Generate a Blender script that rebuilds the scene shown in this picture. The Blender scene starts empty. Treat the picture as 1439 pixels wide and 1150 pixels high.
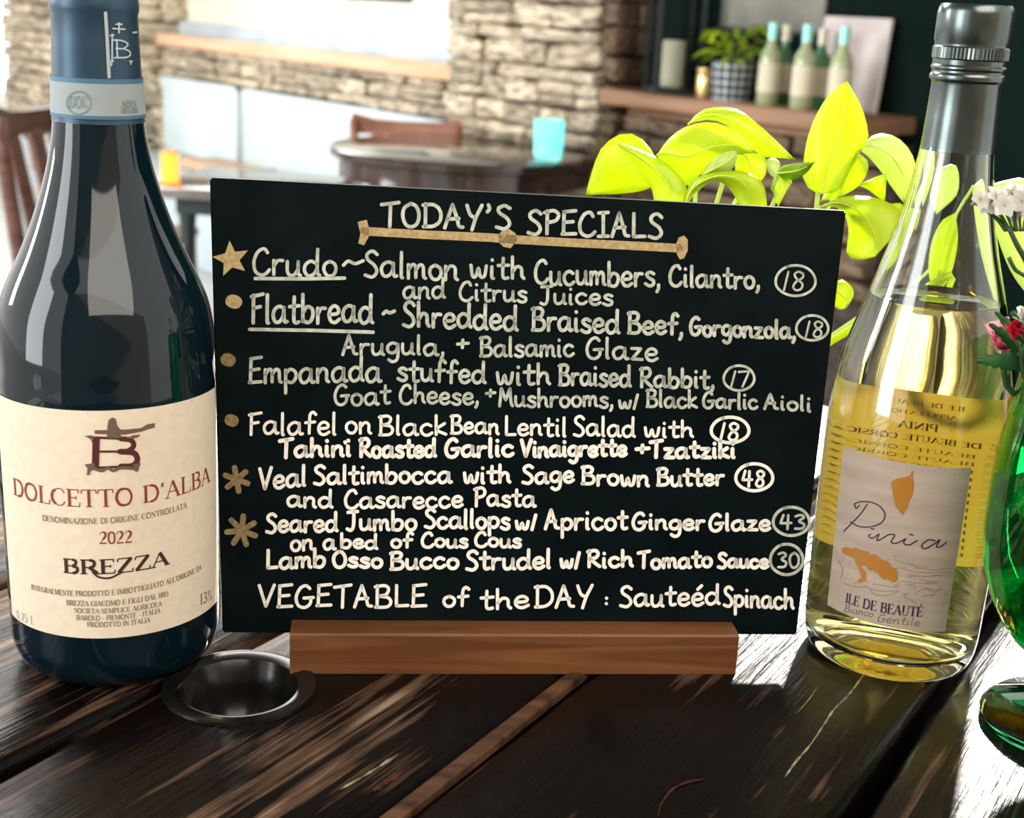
import bpy, bmesh, math, random
import numpy as np
from mathutils import Vector, Matrix
PI = math.pi
rnd = random.Random(7)
C = bpy.context.scene.collection
scene = bpy.context.scene

# ---------------------------------------------------------------- camera, world, lights, exposure
F = 1900.0; TH = math.radians(16.6); RO = math.radians(-2.86); H = 0.2745
_f = np.array([0, math.cos(TH), -math.sin(TH)]); _r = np.array([1., 0, 0]); _u = np.cross(_r, _f)
_R = math.cos(RO) * _r - math.sin(RO) * _u; _U = math.sin(RO) * _r + math.cos(RO) * _u
O3 = np.array([0, 0, H])
cam = bpy.data.cameras.new('camera'); camo = bpy.data.objects.new('camera', cam); C.objects.link(camo)
cam.sensor_width = 36; cam.sensor_fit = 'HORIZONTAL'; cam.lens = F / 1439 * 36
m = Matrix(((_R[0], _U[0], -_f[0], 0), (_R[1], _U[1], -_f[1], 0), (_R[2], _U[2], -_f[2], H), (0, 0, 0, 1)))
camo.matrix_world = m
cam.clip_start = 0.02; cam.clip_end = 200
cam.dof.use_dof = True; cam.dof.focus_distance = 0.56; cam.dof.aperture_fstop = 15.0
scene.camera = camo
world = bpy.data.worlds.new('world'); scene.world = world; world.use_nodes = True
wn = world.node_tree.nodes; wl = world.node_tree.links
bg = wn['Background']
bg.inputs[0].default_value = (1.0, 0.97, 0.925, 1); bg.inputs[1].default_value = 1.3
scene.view_settings.view_transform = 'Standard'; scene.view_settings.look = 'None'
scene.view_settings.gamma = 1; scene.view_settings.use_curve_mapping = False
scene.view_settings.exposure = 0.38
scene.cycles.use_denoising = True
scene.cycles.transmission_bounces = 14; scene.cycles.max_bounces = 16; scene.cycles.transparent_max_bounces = 12
scene.cycles.caustics_refractive = True
scene.cycles.sample_clamp_indirect = 8.0
SUN_AZ = math.radians(20); SUN_EL = math.radians(24)
sd = bpy.data.lights.new('sun', 'SUN'); so = bpy.data.objects.new('sun', sd); C.objects.link(so)
sd.energy = 5.5; sd.angle = math.radians(3.0); sd.color = (1.0, 0.95, 0.85)
so.rotation_euler = Vector((math.sin(SUN_AZ) * math.cos(SUN_EL), math.cos(SUN_AZ) * math.cos(SUN_EL), math.sin(SUN_EL))).to_track_quat('Z', 'Y').to_euler()

def area(name, loc, target, sx, sy, power, col):
    d = bpy.data.lights.new(name, 'AREA'); o = bpy.data.objects.new(name, d); C.objects.link(o)
    d.shape = 'RECTANGLE'; d.size = sx; d.size_y = sy; d.energy = power; d.color = col
    o.location = loc; o.rotation_euler = (Vector(loc) - Vector(target)).to_track_quat('Z', 'Y').to_euler()
    return o
area('left_window_light', (-4.6, 2.2, 1.2), (-1.7, 7.2, -0.5), 2.6, 1.4, 260, (0.93, 0.98, 1.0))
area('bench_sheen_light', (-1.55, 7.3, 1.35), (-0.1, 0.4, 0.0), 2.6, 0.9, 45, (0.95, 0.98, 1.0))  # added lamp over the bench, unseen, for table sheen; no window modelled
area('table_sheen_light', (-1.15, 2.7, 1.72), (-0.15, 0.45, 0.0), 1.7, 0.9, 55, (1.0, 0.97, 0.92))  # added lamp out of view that puts the sheen on the tabletop
area('front_fill_light', (0.5, -0.9, 1.5), (0.0, 0.55, 0.1), 1.8, 1.1, 27, (1.0, 0.93, 0.82))  # added fill lamp behind the camera, for the labels and cap highlight
area('left_side_light', (-2.2, -0.6, 0.6), (-0.1, 0.55, 0.1), 0.9, 1.6, 34, (0.92, 0.98, 1.0))  # area light left of the camera, aimed at the board

# ---------------------------------------------------------------- coordinates taken off the photograph, turned into real places
def ray(x, y): return _f + _R * (x - 720) / F - _U * (y - 575) / F
def onz(x, y, z=0.0):
    v = ray(x, y); return O3 + v * ((z - H) / v[2])
def ony(x, y, Y):
    v = ray(x, y); return O3 + v * (Y / v[1])
def proj(p):
    q = np.asarray(p, float) - O3; d = q @ _f
    return 720 + F * (q @ _R) / d, 575 - F * (q @ _U) / d, d

# ---------------------------------------------------------------- helpers
def tag(o, label=None, cat=None, group=None, kind=None):
    if label: o['label'] = label
    if cat: o['category'] = cat
    if group: o['group'] = group
    if kind: o['kind'] = kind
    return o
def empty(name, loc=(0, 0, 0), rz=0.0):
    o = bpy.data.objects.new(name, None); C.objects.link(o); o.location = loc; o.rotation_euler = (0, 0, rz)
    o.empty_display_size = 0.02
    return o
def link(name, me, mat, parent=None, smooth=False):
    o = bpy.data.objects.new(name, me); C.objects.link(o)
    if mat and not me.materials: me.materials.append(mat)
    if smooth:
        me.polygons.foreach_set('use_smooth', [True] * len(me.polygons))
    if parent: o.parent = parent
    return o
def obj(name, bm, mat, parent=None, smooth=False):
    me = bpy.data.meshes.new(name); bmesh.ops.recalc_face_normals(bm, faces=bm.faces); bm.to_mesh(me); bm.free()
    return link(name, me, mat, parent, smooth)
def sharp(o, deg=40):
    me = o.data; me.polygons.foreach_set('use_smooth', [True] * len(me.polygons))
    bm = bmesh.new(); bm.from_mesh(me)
    for e in bm.edges:
        if len(e.link_faces) == 2 and e.calc_face_angle(0) > math.radians(deg): e.smooth = False
    bm.to_mesh(me); bm.free(); return o
def box(bm, c, s, M=None, bev=0.0, seg=2):
    r = bmesh.ops.create_cube(bm, size=1.0)
    for v in r['verts']: v.co = Vector((v.co.x * s[0], v.co.y * s[1], v.co.z * s[2])) + Vector(c)
    if bev:
        ed = list({e for v in r['verts'] for e in v.link_edges})
        rr = bmesh.ops.bevel(bm, geom=ed, offset=bev, segments=seg, affect='EDGES', profile=0.5)
        vs = list({v for f in rr['faces'] for v in f.verts} | {v for v in r['verts'] if v.is_valid})
    else: vs = r['verts']
    if M is not None:
        for v in vs: v.co = M @ v.co
    return vs
def boxobj(name, c, s, mat, parent=None, bev=0.0, M=None, seg=2):
    bm = bmesh.new(); box(bm, c, s, M, bev, seg); o = obj(name, bm, mat, parent)
    if bev: sharp(o, 35)
    return o
def lathe_bm(prof, seg=48, closed=False, bm=None, c=(0, 0, 0)):
    bm = bm or bmesh.new(); rings = []
    for r, z in prof:
        if r < 1e-6: rings.append([bm.verts.new((c[0], c[1], z + c[2]))])
        else: rings.append([bm.verts.new((c[0] + r * math.cos(2 * PI * k / seg), c[1] + r * math.sin(2 * PI * k / seg), z + c[2])) for k in range(seg)])
    pairs = list(zip(rings, rings[1:]))
    if closed: pairs.append((rings[-1], rings[0]))
    for a, b in pairs:
        for k in range(seg):
            k2 = (k + 1) % seg
            if len(a) == 1 and len(b) == 1: continue
            if len(a) == 1: bm.faces.new((a[0], b[k2], b[k]))
            elif len(b) == 1: bm.faces.new((a[k], a[k2], b[0]))
            else: bm.faces.new((a[k], a[k2], b[k2], b[k]))
    return bm
def lathe(name, prof, mat, parent=None, seg=48, closed=False, smooth=True, deg=40):
    o = obj(name, lathe_bm(prof, seg, closed), mat, parent)
    if smooth: sharp(o, deg)
    return o
def catmull(pts, n=6, closed=False):
    P = [np.array(p, float) for p in pts]
    if len(P) < 3: return P
    out = []
    ext = [P[-1]] + P + [P[0], P[1]] if closed else [2 * P[0] - P[1]] + P + [2 * P[-1] - P[-2]]
    for i in range(1, len(ext) - 2):
        a, b, c, d = ext[i - 1:i + 3]
        for k in range(n):
            t = k / n
            out.append(0.5 * ((2 * b) + (c - a) * t + (2 * a - 5 * b + 4 * c - d) * t * t + (3 * b - a - 3 * c + d) * t ** 3))
    if not closed: out.append(P[-1])
    else: out.append(out[0])
    return out
def tube_bm(pts, rad, seg=8, bm=None, smooth=4):
    bm = bm or bmesh.new()
    pr = [np.append(np.array(p, float), r) for p, r in zip(pts, rad if hasattr(rad, '__len__') else [rad] * len(pts))]
    pr = catmull(pr, smooth) if smooth > 1 else pr
    P = [Vector(p[:3]) for p in pr]; prev = None
    nrm = None
    for i, p in enumerate(P):
        t = (P[min(i + 1, len(P) - 1)] - P[max(i - 1, 0)]).normalized()
        if nrm is None: nrm = t.orthogonal().normalized()
        nrm = (nrm - t * nrm.dot(t)).normalized(); b = t.cross(nrm)
        ring = [bm.verts.new(p + (nrm * math.cos(2 * PI * k / seg) + b * math.sin(2 * PI * k / seg)) * pr[i][3]) for k in range(seg)]
        if prev:
            for k in range(seg): bm.faces.new((prev[k], prev[(k + 1) % seg], ring[(k + 1) % seg], ring[k]))
        else: bm.faces.new(ring)
        prev = ring
    bm.faces.new(prev)
    return bm
def tube(name, pts, rad, mat, parent=None, seg=8, smooth=4):
    return obj(name, tube_bm(pts, rad, seg, None, smooth), mat, parent, smooth=True)

# ---------------------------------------------------------------- materials
def mat(name, col=(0.5, 0.5, 0.5), rough=0.5, metal=0.0, spec=0.5, trans=0.0, ior=1.45, coat=0.0, emit=None, estr=0.0):
    m = bpy.data.materials.new(name); m.use_nodes = True
    b = m.node_tree.nodes['Principled BSDF']; i = b.inputs
    i['Base Color'].default_value = (*col, 1); i['Roughness'].default_value = rough; i['Metallic'].default_value = metal
    i['Specular IOR Level'].default_value = spec; i['Transmission Weight'].default_value = trans; i['IOR'].default_value = ior
    i['Coat Weight'].default_value = coat; i['Coat Roughness'].default_value = 0.05
    if emit: i['Emission Color'].default_value = (*emit, 1); i['Emission Strength'].default_value = estr
    return m
def nodes(m): return m.node_tree.nodes, m.node_tree.links, m.node_tree.nodes['Principled BSDF']
def noisy(m, c1, c2, scale=(5, 5, 5), ns=1.0, detail=4, p0=0.35, p1=0.65, bump=0.0, bdist=0.01, coord='Object', rand=0.0, distort=0.0):
    N, L, B = nodes(m)
    tc = N.new('ShaderNodeTexCoord'); mp = N.new('ShaderNodeMapping'); mp.inputs['Scale'].default_value = scale
    L.new(tc.outputs[coord], mp.inputs[0])
    no = N.new('ShaderNodeTexNoise'); no.inputs['Scale'].default_value = ns; no.inputs['Detail'].default_value = detail; no.inputs['Distortion'].default_value = distort
    L.new(mp.outputs[0], no.inputs['Vector'])
    if rand:
        oi = N.new('ShaderNodeObjectInfo'); mu = N.new('ShaderNodeVectorMath'); mu.operation = 'SCALE'; mu.inputs['Scale'].default_value = 37.0
        cb = N.new('ShaderNodeCombineXYZ'); L.new(oi.outputs['Random'], cb.inputs[0]); L.new(oi.outputs['Random'], cb.inputs[1]); L.new(cb.outputs[0], mu.inputs[0]); L.new(mu.outputs[0], mp.inputs['Location'])
    cr = N.new('ShaderNodeValToRGB'); cr.color_ramp.elements[0].position = p0; cr.color_ramp.elements[1].position = p1
    cr.color_ramp.elements[0].color = (*c1, 1); cr.color_ramp.elements[1].color = (*c2, 1)
    L.new(no.outputs['Fac'], cr.inputs[0])
    out = cr.outputs[0]
    if rand:
        hs = N.new('ShaderNodeHueSaturation'); mr = N.new('ShaderNodeMapRange'); mr.inputs['To Min'].default_value = 1 - rand; mr.inputs['To Max'].default_value = 1 + rand
        L.new(oi.outputs['Random'], mr.inputs[0]); L.new(mr.outputs[0], hs.inputs['Value']); L.new(out, hs.inputs['Color']); out = hs.outputs[0]
    L.new(out, B.inputs['Base Color'])
    if bump:
        bp = N.new('ShaderNodeBump'); bp.inputs['Strength'].default_value = bump; bp.inputs['Distance'].default_value = bdist
        L.new(no.outputs['Fac'], bp.inputs['Height']); L.new(bp.outputs[0], B.inputs['Normal'])
    return m

M = {}
M['chalk_black'] = noisy(mat('black_board_paint', rough=0.40, spec=0.13), (0.0015, 0.004, 0.005), (0.003, 0.007, 0.008), (40, 40, 40), 1, 3, bump=0.05, bdist=0.0005)
M['chalk_dim'] = noisy(mat('chalk_marker_soft_shaded', rough=0.8, spec=0.1), (0.36, 0.375, 0.30), (0.58, 0.59, 0.49), (260, 260, 260), 1, 2)  # greyer upper lines: softer chalk, with the board's light gradient painted in
M['chalk'] = noisy(mat('chalk_marker_fresh_lit', rough=0.8, spec=0.1), (0.80, 0.74, 0.64), (0.95, 0.89, 0.79), (260, 260, 260), 1, 2)  # whiter lower lines: fresher chalk plus the painted bright end of that gradient
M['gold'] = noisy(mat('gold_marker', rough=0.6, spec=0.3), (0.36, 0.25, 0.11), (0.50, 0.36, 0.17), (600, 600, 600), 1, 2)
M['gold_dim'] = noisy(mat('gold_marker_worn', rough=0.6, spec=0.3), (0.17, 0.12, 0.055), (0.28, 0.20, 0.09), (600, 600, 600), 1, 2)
M['white'] = mat('white_paint', (0.8, 0.8, 0.77), 0.5)

# dark weathered table wood: ridged grain along local X
def table_wood(name):
    m = mat(name, rough=0.34, spec=0.17); N, L, B = nodes(m)
    tc = N.new('ShaderNodeTexCoord'); oi = N.new('ShaderNodeObjectInfo')
    add = N.new('ShaderNodeVectorMath'); add.operation = 'ADD'
    cb = N.new('ShaderNodeCombineXYZ'); ml = N.new('ShaderNodeMath'); ml.operation = 'MULTIPLY'; ml.inputs[1].default_value = 13.0
    L.new(oi.outputs['Random'], ml.inputs[0]); L.new(ml.outputs[0], cb.inputs[0]); L.new(ml.outputs[0], cb.inputs[1])
    L.new(tc.outputs['Object'], add.inputs[0]); L.new(cb.outputs[0], add.inputs[1])
    def nz(scale, detail, dist=0.0, rough=0.5):
        mp = N.new('ShaderNodeMapping'); mp.inputs['Scale'].default_value = scale; L.new(add.outputs[0], mp.inputs[0])
        n = N.new('ShaderNodeTexNoise'); n.inputs['Scale'].default_value = 1; n.inputs['Detail'].default_value = detail; n.inputs['Distortion'].default_value = dist; n.inputs['Roughness'].default_value = rough
        L.new(mp.outputs[0], n.inputs['Vector']); return n.outputs['Fac']
    grain = nz((7, 150, 150), 5, 0.4, 0.6); fine = nz((30, 700, 700), 3); patch = nz((9, 22, 22), 3); cross = nz((260, 60, 60), 2)
    cr = N.new('ShaderNodeValToRGB'); e = cr.color_ramp.elements
    e[0].position = 0.0; e[0].color = (0.0022, 0.0013, 0.001, 1); e[1].position = 0.85; e[1].color = (0.50, 0.38, 0.27, 1)
    a = e.new(0.625); a.color = (0.0035, 0.0018, 0.0014, 1); b_ = e.new(0.70); b_.color = (0.11, 0.062, 0.038, 1)
    mx = N.new('ShaderNodeMath'); mx.operation = 'MULTIPLY_ADD'; mx.inputs[1].default_value = 0.55; L.new(patch, mx.inputs[0])
    m2 = N.new('ShaderNodeMath'); m2.operation = 'MULTIPLY'; m2.inputs[1].default_value = 0.62; L.new(grain, m2.inputs[0]); L.new(m2.outputs[0], mx.inputs[2])
    # left planks: pale wear boosted as painted-in sheen; cut elsewhere to paint the shade
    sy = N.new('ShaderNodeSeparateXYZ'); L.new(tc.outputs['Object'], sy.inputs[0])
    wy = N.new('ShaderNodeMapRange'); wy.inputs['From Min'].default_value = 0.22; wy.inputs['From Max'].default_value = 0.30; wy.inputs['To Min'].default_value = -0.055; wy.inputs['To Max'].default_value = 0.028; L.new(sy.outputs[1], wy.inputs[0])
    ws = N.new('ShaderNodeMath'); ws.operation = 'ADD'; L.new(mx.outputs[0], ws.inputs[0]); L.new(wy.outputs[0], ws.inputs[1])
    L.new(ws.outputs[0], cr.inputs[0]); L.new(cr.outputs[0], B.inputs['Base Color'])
    rr = N.new('ShaderNodeMapRange'); rr.inputs['To Min'].default_value = 0.08; rr.inputs['To Max'].default_value = 0.44; L.new(patch, rr.inputs[0]); L.new(rr.outputs[0], B.inputs['Roughness'])
    h = N.new('ShaderNodeMath'); h.operation = 'MULTIPLY_ADD'; h.inputs[1].default_value = 0.25; L.new(fine, h.inputs[0]); L.new(grain, h.inputs[2])
    h2 = N.new('ShaderNodeMath'); h2.operation = 'MULTIPLY_ADD'; h2.inputs[1].default_value = 0.12; L.new(cross, h2.inputs[0]); L.new(h.outputs[0], h2.inputs[2])
    bp = N.new('ShaderNodeBump'); bp.inputs['Strength'].default_value = 0.5; bp.inputs['Distance'].default_value = 0.0016
    L.new(h2.outputs[0], bp.inputs['Height']); L.new(bp.outputs[0], B.inputs['Normal'])
    return m
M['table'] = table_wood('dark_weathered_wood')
M['groove_brown'] = noisy(mat('brown_groove_wood', rough=0.4), (0.03, 0.014, 0.008), (0.13, 0.06, 0.03), (8, 120, 120), 1, 4, bump=0.4, bdist=0.001)
M['ring'] = noisy(mat('dark_ring_metal', rough=0.20, metal=0.3), (0.006, 0.005, 0.0045), (0.014, 0.012, 0.010), (60, 60, 60), 1, 3)
M['stand'] = noisy(mat('warm_oiled_wood', rough=0.42, spec=0.4), (0.105, 0.036, 0.011), (0.20, 0.080, 0.028), (5, 45, 110), 1, 4, 0.38, 0.64, bump=0.08, bdist=0.0006, distort=1.2)
M['floor'] = noisy(mat('pale_floor', rough=0.25), (0.50, 0.48, 0.45), (0.62, 0.60, 0.57), (1, 1, 1), 3, 3)
M['plaster'] = noisy(mat('cream_plaster', rough=0.8), (0.80, 0.77, 0.62), (0.88, 0.85, 0.72), (2, 2, 2), 1, 3)
M['vinyl'] = noisy(mat('pale_blue_vinyl', rough=0.4), (0.66, 0.74, 0.75), (0.76, 0.83, 0.83), (3, 3, 3), 1, 2)
M['vinyl_seat'] = noisy(mat('blue_grey_vinyl', rough=0.35), (0.50, 0.58, 0.62), (0.60, 0.68, 0.71), (3, 3, 3), 1, 2)
M['mortar'] = noisy(mat('dark_mortar', rough=0.95), (0.035, 0.025, 0.02), (0.08, 0.06, 0.05), (20, 20, 20), 1, 3)
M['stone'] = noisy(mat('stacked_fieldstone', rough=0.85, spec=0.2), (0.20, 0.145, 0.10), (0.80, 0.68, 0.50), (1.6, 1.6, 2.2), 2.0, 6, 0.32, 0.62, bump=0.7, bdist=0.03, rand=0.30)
M['stone_dark'] = noisy(mat('shaded_brown_fieldstone', rough=0.9, spec=0.2), (0.07, 0.045, 0.03), (0.22, 0.15, 0.10), (1.6, 1.6, 2.2), 2.0, 6, 0.32, 0.62, bump=0.6, bdist=0.03, rand=0.3)  # darker fieldstone copy; on the pillar's end face its shade is painted in
M['ledge_top'] = noisy(mat('blue_grey_slate_sill', rough=0.4), (0.52, 0.56, 0.60), (0.66, 0.69, 0.71), (4, 4, 4), 1, 3)
M['ledge_wood'] = noisy(mat('honey_wood_edge', rough=0.5), (0.75, 0.42, 0.24), (0.88, 0.60, 0.40), (1.5, 1.5, 30), 1, 4)
M['dark_gap'] = mat('dark_teal_trim', (0.02, 0.045, 0.05), 0.6)
M['green_wall'] = noisy(mat('deep_green_wall', rough=0.85, spec=0.08), (0.0015, 0.007, 0.006), (0.005, 0.013, 0.011), (1.2, 1.2, 1.2), 1, 3)
M['mantel'] = noisy(mat('brown_mantel_wood', rough=0.6), (0.20, 0.095, 0.05), (0.36, 0.20, 0.115), (2, 2, 30), 1, 5, bump=0.3, bdist=0.01)
M['chair'] = noisy(mat('dark_cherry_chair_wood', rough=0.3), (0.075, 0.030, 0.022), (0.14, 0.06, 0.042), (6, 6, 60), 1, 4)
M['chair_red'] = noisy(mat('red_brown_chair_wood', rough=0.35), (0.22, 0.085, 0.05), (0.34, 0.15, 0.09), (6, 6, 40), 1, 4)
M['rtable'] = noisy(mat('espresso_gloss_wood', rough=0.12, coat=0.6), (0.022, 0.014, 0.012), (0.05, 0.03, 0.025), (10, 60, 10), 1, 4)
M['stable'] = noisy(mat('grey_brown_tabletop', rough=0.15, coat=0.4), (0.10, 0.085, 0.075), (0.16, 0.14, 0.12), (10, 60, 10), 1, 4)
M['iron'] = mat('dark_iron', (0.02, 0.03, 0.03), 0.4, 0.3)
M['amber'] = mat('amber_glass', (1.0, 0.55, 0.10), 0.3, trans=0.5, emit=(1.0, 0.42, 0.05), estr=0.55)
M['turq'] = mat('turquoise_glass', (0.50, 0.97, 0.94), 0.1, trans=0.85, emit=(0.25, 0.85, 0.80), estr=0.28)  # glass emits by itself: candlelight put into the material, no flame modelled
M['flame'] = mat('candle_glow', (1, .8, .5), 0.5, emit=(1.0, 0.7, 0.35), estr=3)
M['wax'] = mat('cream_wax', (0.68, 0.60, 0.44), 0.6)
M['clear'] = mat('clear_glass', (1, 1, 1), 0.0, trans=1.0, ior=1.45)
M['clearthin'] = mat('lantern_glass', (0.9, 0.95, 0.95), 0.05, trans=1.0, ior=1.1)
M['brass'] = mat('brass', (0.80, 0.60, 0.25), 0.25, 0.9)

# ---------------------------------------------------------------- ribbons: pen strokes laid on a surface
def ribbon(bm, pts, w, mp, cap=True, ds=0):
    """pts 2-D, w width; mp maps a 2-D point to 3-D on the surface"""
    P = [np.array(p, float) for p in pts]
    Q = [P[0]]
    for p in P[1:]:
        if np.hypot(*(p - Q[-1])) > 1e-6: Q.append(p)
    P = Q; h = w / 2
    if ds and len(P) > 1:
        Q = [P[0]]
        for p in P[1:]:
            k = max(1, int(math.ceil(np.hypot(*(p - Q[-1])) / ds))); a0_ = Q[-1]
            for i in range(1, k + 1): Q.append(a0_ + (p - a0_) * i / k)
        P = Q
    if len(P) == 1:
        vs = [bm.verts.new(mp(P[0][0] + h * math.cos(a), P[0][1] + h * math.sin(a))) for a in np.linspace(0, 2 * PI, 9)[:-1]]
        bm.faces.new(vs); return
    prev = None
    for i, p in enumerate(P):
        t = P[min(i + 1, len(P) - 1)] - P[max(i - 1, 0)]
        L_ = np.hypot(*t)
        t = t / L_ if L_ > 1e-9 else np.array([1., 0])
        n = np.array([-t[1], t[0]]) * h
        a, b = bm.verts.new(mp(*(p + n))), bm.verts.new(mp(*(p - n)))
        if prev: bm.faces.new((prev[0], prev[1], b, a))
        if cap and i in (0, len(P) - 1):
            s = -1 if i == 0 else 1
            c1 = bm.verts.new(mp(*(p + n * 0.6 + s * t * h * 0.8))); c2 = bm.verts.new(mp(*(p - n * 0.6 + s * t * h * 0.8)))
            bm.faces.new((a, b, c2, c1))
        prev = (a, b)
HG = {
'a': (6.4, "5,5.4 3,6.2 1,5 0.3,2.8 1.2,0.4 3,0.4 4.6,2.5 5,5.6|5,5.8 5,2 5.5,0.3 6.4,0.5"),
'b': (5.6, "0.6,10 0.6,0.3|0.6,3.5 2.4,5.9 4.5,5.2 5,3 4,0.5 2.2,0 0.6,1"),
'c': (5.2, "4.6,5.2 2.8,6.2 0.8,4.8 0.4,2.4 1.6,0.3 3.4,0.1 5,1.4"),
'd': (6.2, "4.8,5 2.6,6 0.6,4.4 0.4,1.8 1.8,0 3.8,0.8 5,3|5.2,10 5,4 5.2,1 6,0.2"),
'e': (5.2, "0.8,3 4,3.4 4.5,5 3,6.3 1.2,5.4 0.4,3 1.2,0.6 3,0 5,1.3"),
'f': (4.6, "4.8,9 3.6,10.2 2.3,8.8 2,4 1.9,0|0.3,5.4 4.4,5.8"),
'g': (5.6, "4.8,5.4 2.6,6.2 0.6,4.4 0.8,1.4 2.8,0.6 4.6,2.6 4.9,5.6|4.9,5.6 5,0 4.4,-3 2.6,-4 0.9,-2.9"),
'h': (5.6, "0.6,10 0.6,0|0.6,3 2.4,5.8 4.2,5 4.4,1.6 5.3,0.2"),
'i': (2.4, "0.9,5.8 0.9,0.8 1.6,0.1|.1,8.6"),
'j': (3, "2,6 2,-2 0.6,-3.6|.2,8.4"),
'k': (5.0, "0.6,10 0.6,0|4.2,6.2 0.8,2.8 4.8,0.1"),
'l': (2.2, "0.9,10 0.8,1 1.4,0.1"),
'm': (7.6, "0.5,5.8 0.5,0|0.5,3.5 2,5.8 3.3,5 3.4,0.4|3.4,3.6 5,5.8 6.3,5 6.5,1 7.3,0.2"),
'n': (5.6, "0.5,5.8 0.5,0|0.5,3.4 2.4,5.9 4.2,5 4.3,1.2 5.2,0.2"),
'o': (5.2, "2.6,6 0.8,4.8 0.4,2.4 1.6,0.2 3.6,0.2 4.8,2.4 4.4,4.8 2.6,6"),
'p': (5.4, "0.6,5.8 0.6,-4|0.6,4 2.4,6 4.6,5 4.9,2.4 3.2,0.3 0.8,1"),
'r': (4.2, "0.6,5.8 0.6,0|0.6,3.4 2,5.6 3.9,5.7"),
's': (4.6, "4.2,5.4 2.4,6.2 0.8,5 2,3.5 4,2.3 3.8,0.4 2,-0.1 0.2,0.9"),
't': (4.4, "2.2,9.2 2,1.6 2.8,0.1 4.2,0.5|0.1,6.2 4.4,6.6"),
'u': (5.6, "0.5,5.9 0.5,2 1.4,0.2 3.2,0.6 4.4,3 4.5,5.9|4.5,5.9 4.5,1 5.4,0.1"),
'v': (4.4, "!0.3,5.8 2.2,0.2 4.2,5.9"),
'w': (7.0, "0.4,5.8 1,0.6 2.4,0.6 3.4,4.6 4.2,0.5 5.8,0.9 6.6,5.9"),
'z': (5.0, "!0.4,5.8 4.2,5.8 0.6,0.3 4.8,0.2"),
'A': (6.8, "0.3,0 1.6,5 3,10|3,10 4.6,4 5.2,1 6.6,0.5|1.1,3.8 5.2,4.2"),
'B': (6.2, "0.9,10 0.8,0|0.1,9.4 3.4,10 5,8.6 4,6 1.4,5.3|1.4,5.3 4.8,4.6 5.8,2.4 4.4,0.3 0.2,0.1"),
'C': (6.2, "5.4,8.4 4.2,10 2,9 0.4,5.4 0.8,1.6 2.8,0 4.8,0.5 6.1,2"),
'D': (6.4, "1,10 0.9,0|0.1,9.4 4,9.6 6.1,6.6 6,2.8 3.8,0.4 0.2,0"),
'E': (5.6, "1,9.8 0.7,0.2|0.8,9.8 5.4,10.4|0.8,5.2 4.4,5.6|0.2,0.2 5.4,0.5"),
'F': (5.4, "1.2,9.8 1,0|0.2,9.2 5.4,10.2|1,5.2 4.2,5.8"),
'G': (6.8, "5.4,8.8 3.8,10 1.6,8.4 0.4,4.6 1.2,1 3.4,0 5.4,1.6 5.8,4.3|3.2,4.4 6.7,4.7"),
'I': (4.2, "2.1,10 2.1,0|0.3,9.8 4,10.2|0.2,0 4,0.2"),
'J': (5.4, "3.6,10 3.4,2.4 2.2,0 0.4,0.8|0.8,9.8 5.4,10.2"),
'L': (5.2, "!0.8,10 0.7,0.3 5,0.5"),
'M': (7.6, "0.6,0 1.5,10|!1.5,10 3.8,3.5 6,10|6,10 6.6,2 7.4,0.2"),
'O': (6.4, "3.2,10 1,8 0.4,4.6 1.4,1 3.4,0 5.4,1.6 6,5.4 5,8.8 3.2,10"),
'P': (5.6, "1.2,10 1,0|0.1,9.2 3.6,10.2 5.4,8.4 4.4,5.8 1.2,4.8"),
'R': (6.2, "1,10 0.8,0|0.1,9.2 3.8,10 5.2,8 4,5.6 1,4.8|1.6,4.8 3.6,2.4 6,0.2"),
'S': (5.6, "5.2,8.8 3.4,10.1 1.3,8.9 1.5,6.8 4.1,4.6 5,2 3.2,0 0.4,0.7"),
'T': (6.2, "0.1,9.2 6.2,10.3|3.3,9.8 3,0"),
'V': (5.8, "!0.2,10 2.6,0 5.7,10.2"),
'Y': (5.8, "0.3,10 1.4,6.2 2.8,5|5.5,10.2 3.4,5 2,-0.4"),
'1': (2.6, "2.4,10 0.6,0"), '8': (5.6, "4.6,9 3,10 1.4,8.6 2.2,6.2 4.4,3.6 4,0.8 2,0 0.8,1.8 2,4.6 4.6,6.8 4.8,9"),
'7': (5.2, "!0.4,9.6 5,10 2,0"), '4': (5.8, "!1.8,10 0.4,4.2 5.4,4.4|4,9.8 3.6,0"),
'3': (5.0, "0.6,9 3,10 4.4,8.2 2.2,5.6 4.6,3.4 3.6,0.6 0.4,0.4"), '0': (5.6, "3,10 1,8 0.5,4.6 1.4,0.8 3.2,0 5,2.6 5,7.4 3,10"),
',': (2.0, "1,1 0.9,-0.6 0.2,-2"), "'": (2.4, "1,10.4 1.4,8.8 0.6,7.4"), '~': (7, "0.4,2.6 2,4.6 4,3.4 6.6,4.8"),
'+': (5.6, "0.6,3.6 5,4.2|2.8,6.4 2.6,1.2"), '/': (3.2, "2.6,10 0.6,-0.6"), ':': (2.4, ".1,1.5|.1.1,6"),
'\u00e9': (5.2, "0.8,3 4,3.4 4.5,5 3,6.3 1.2,5.4 0.4,3 1.2,0.6 3,0 5,1.3|2.6,8 4.4,9.8"),
' ': (3.5, ""),
}
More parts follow.
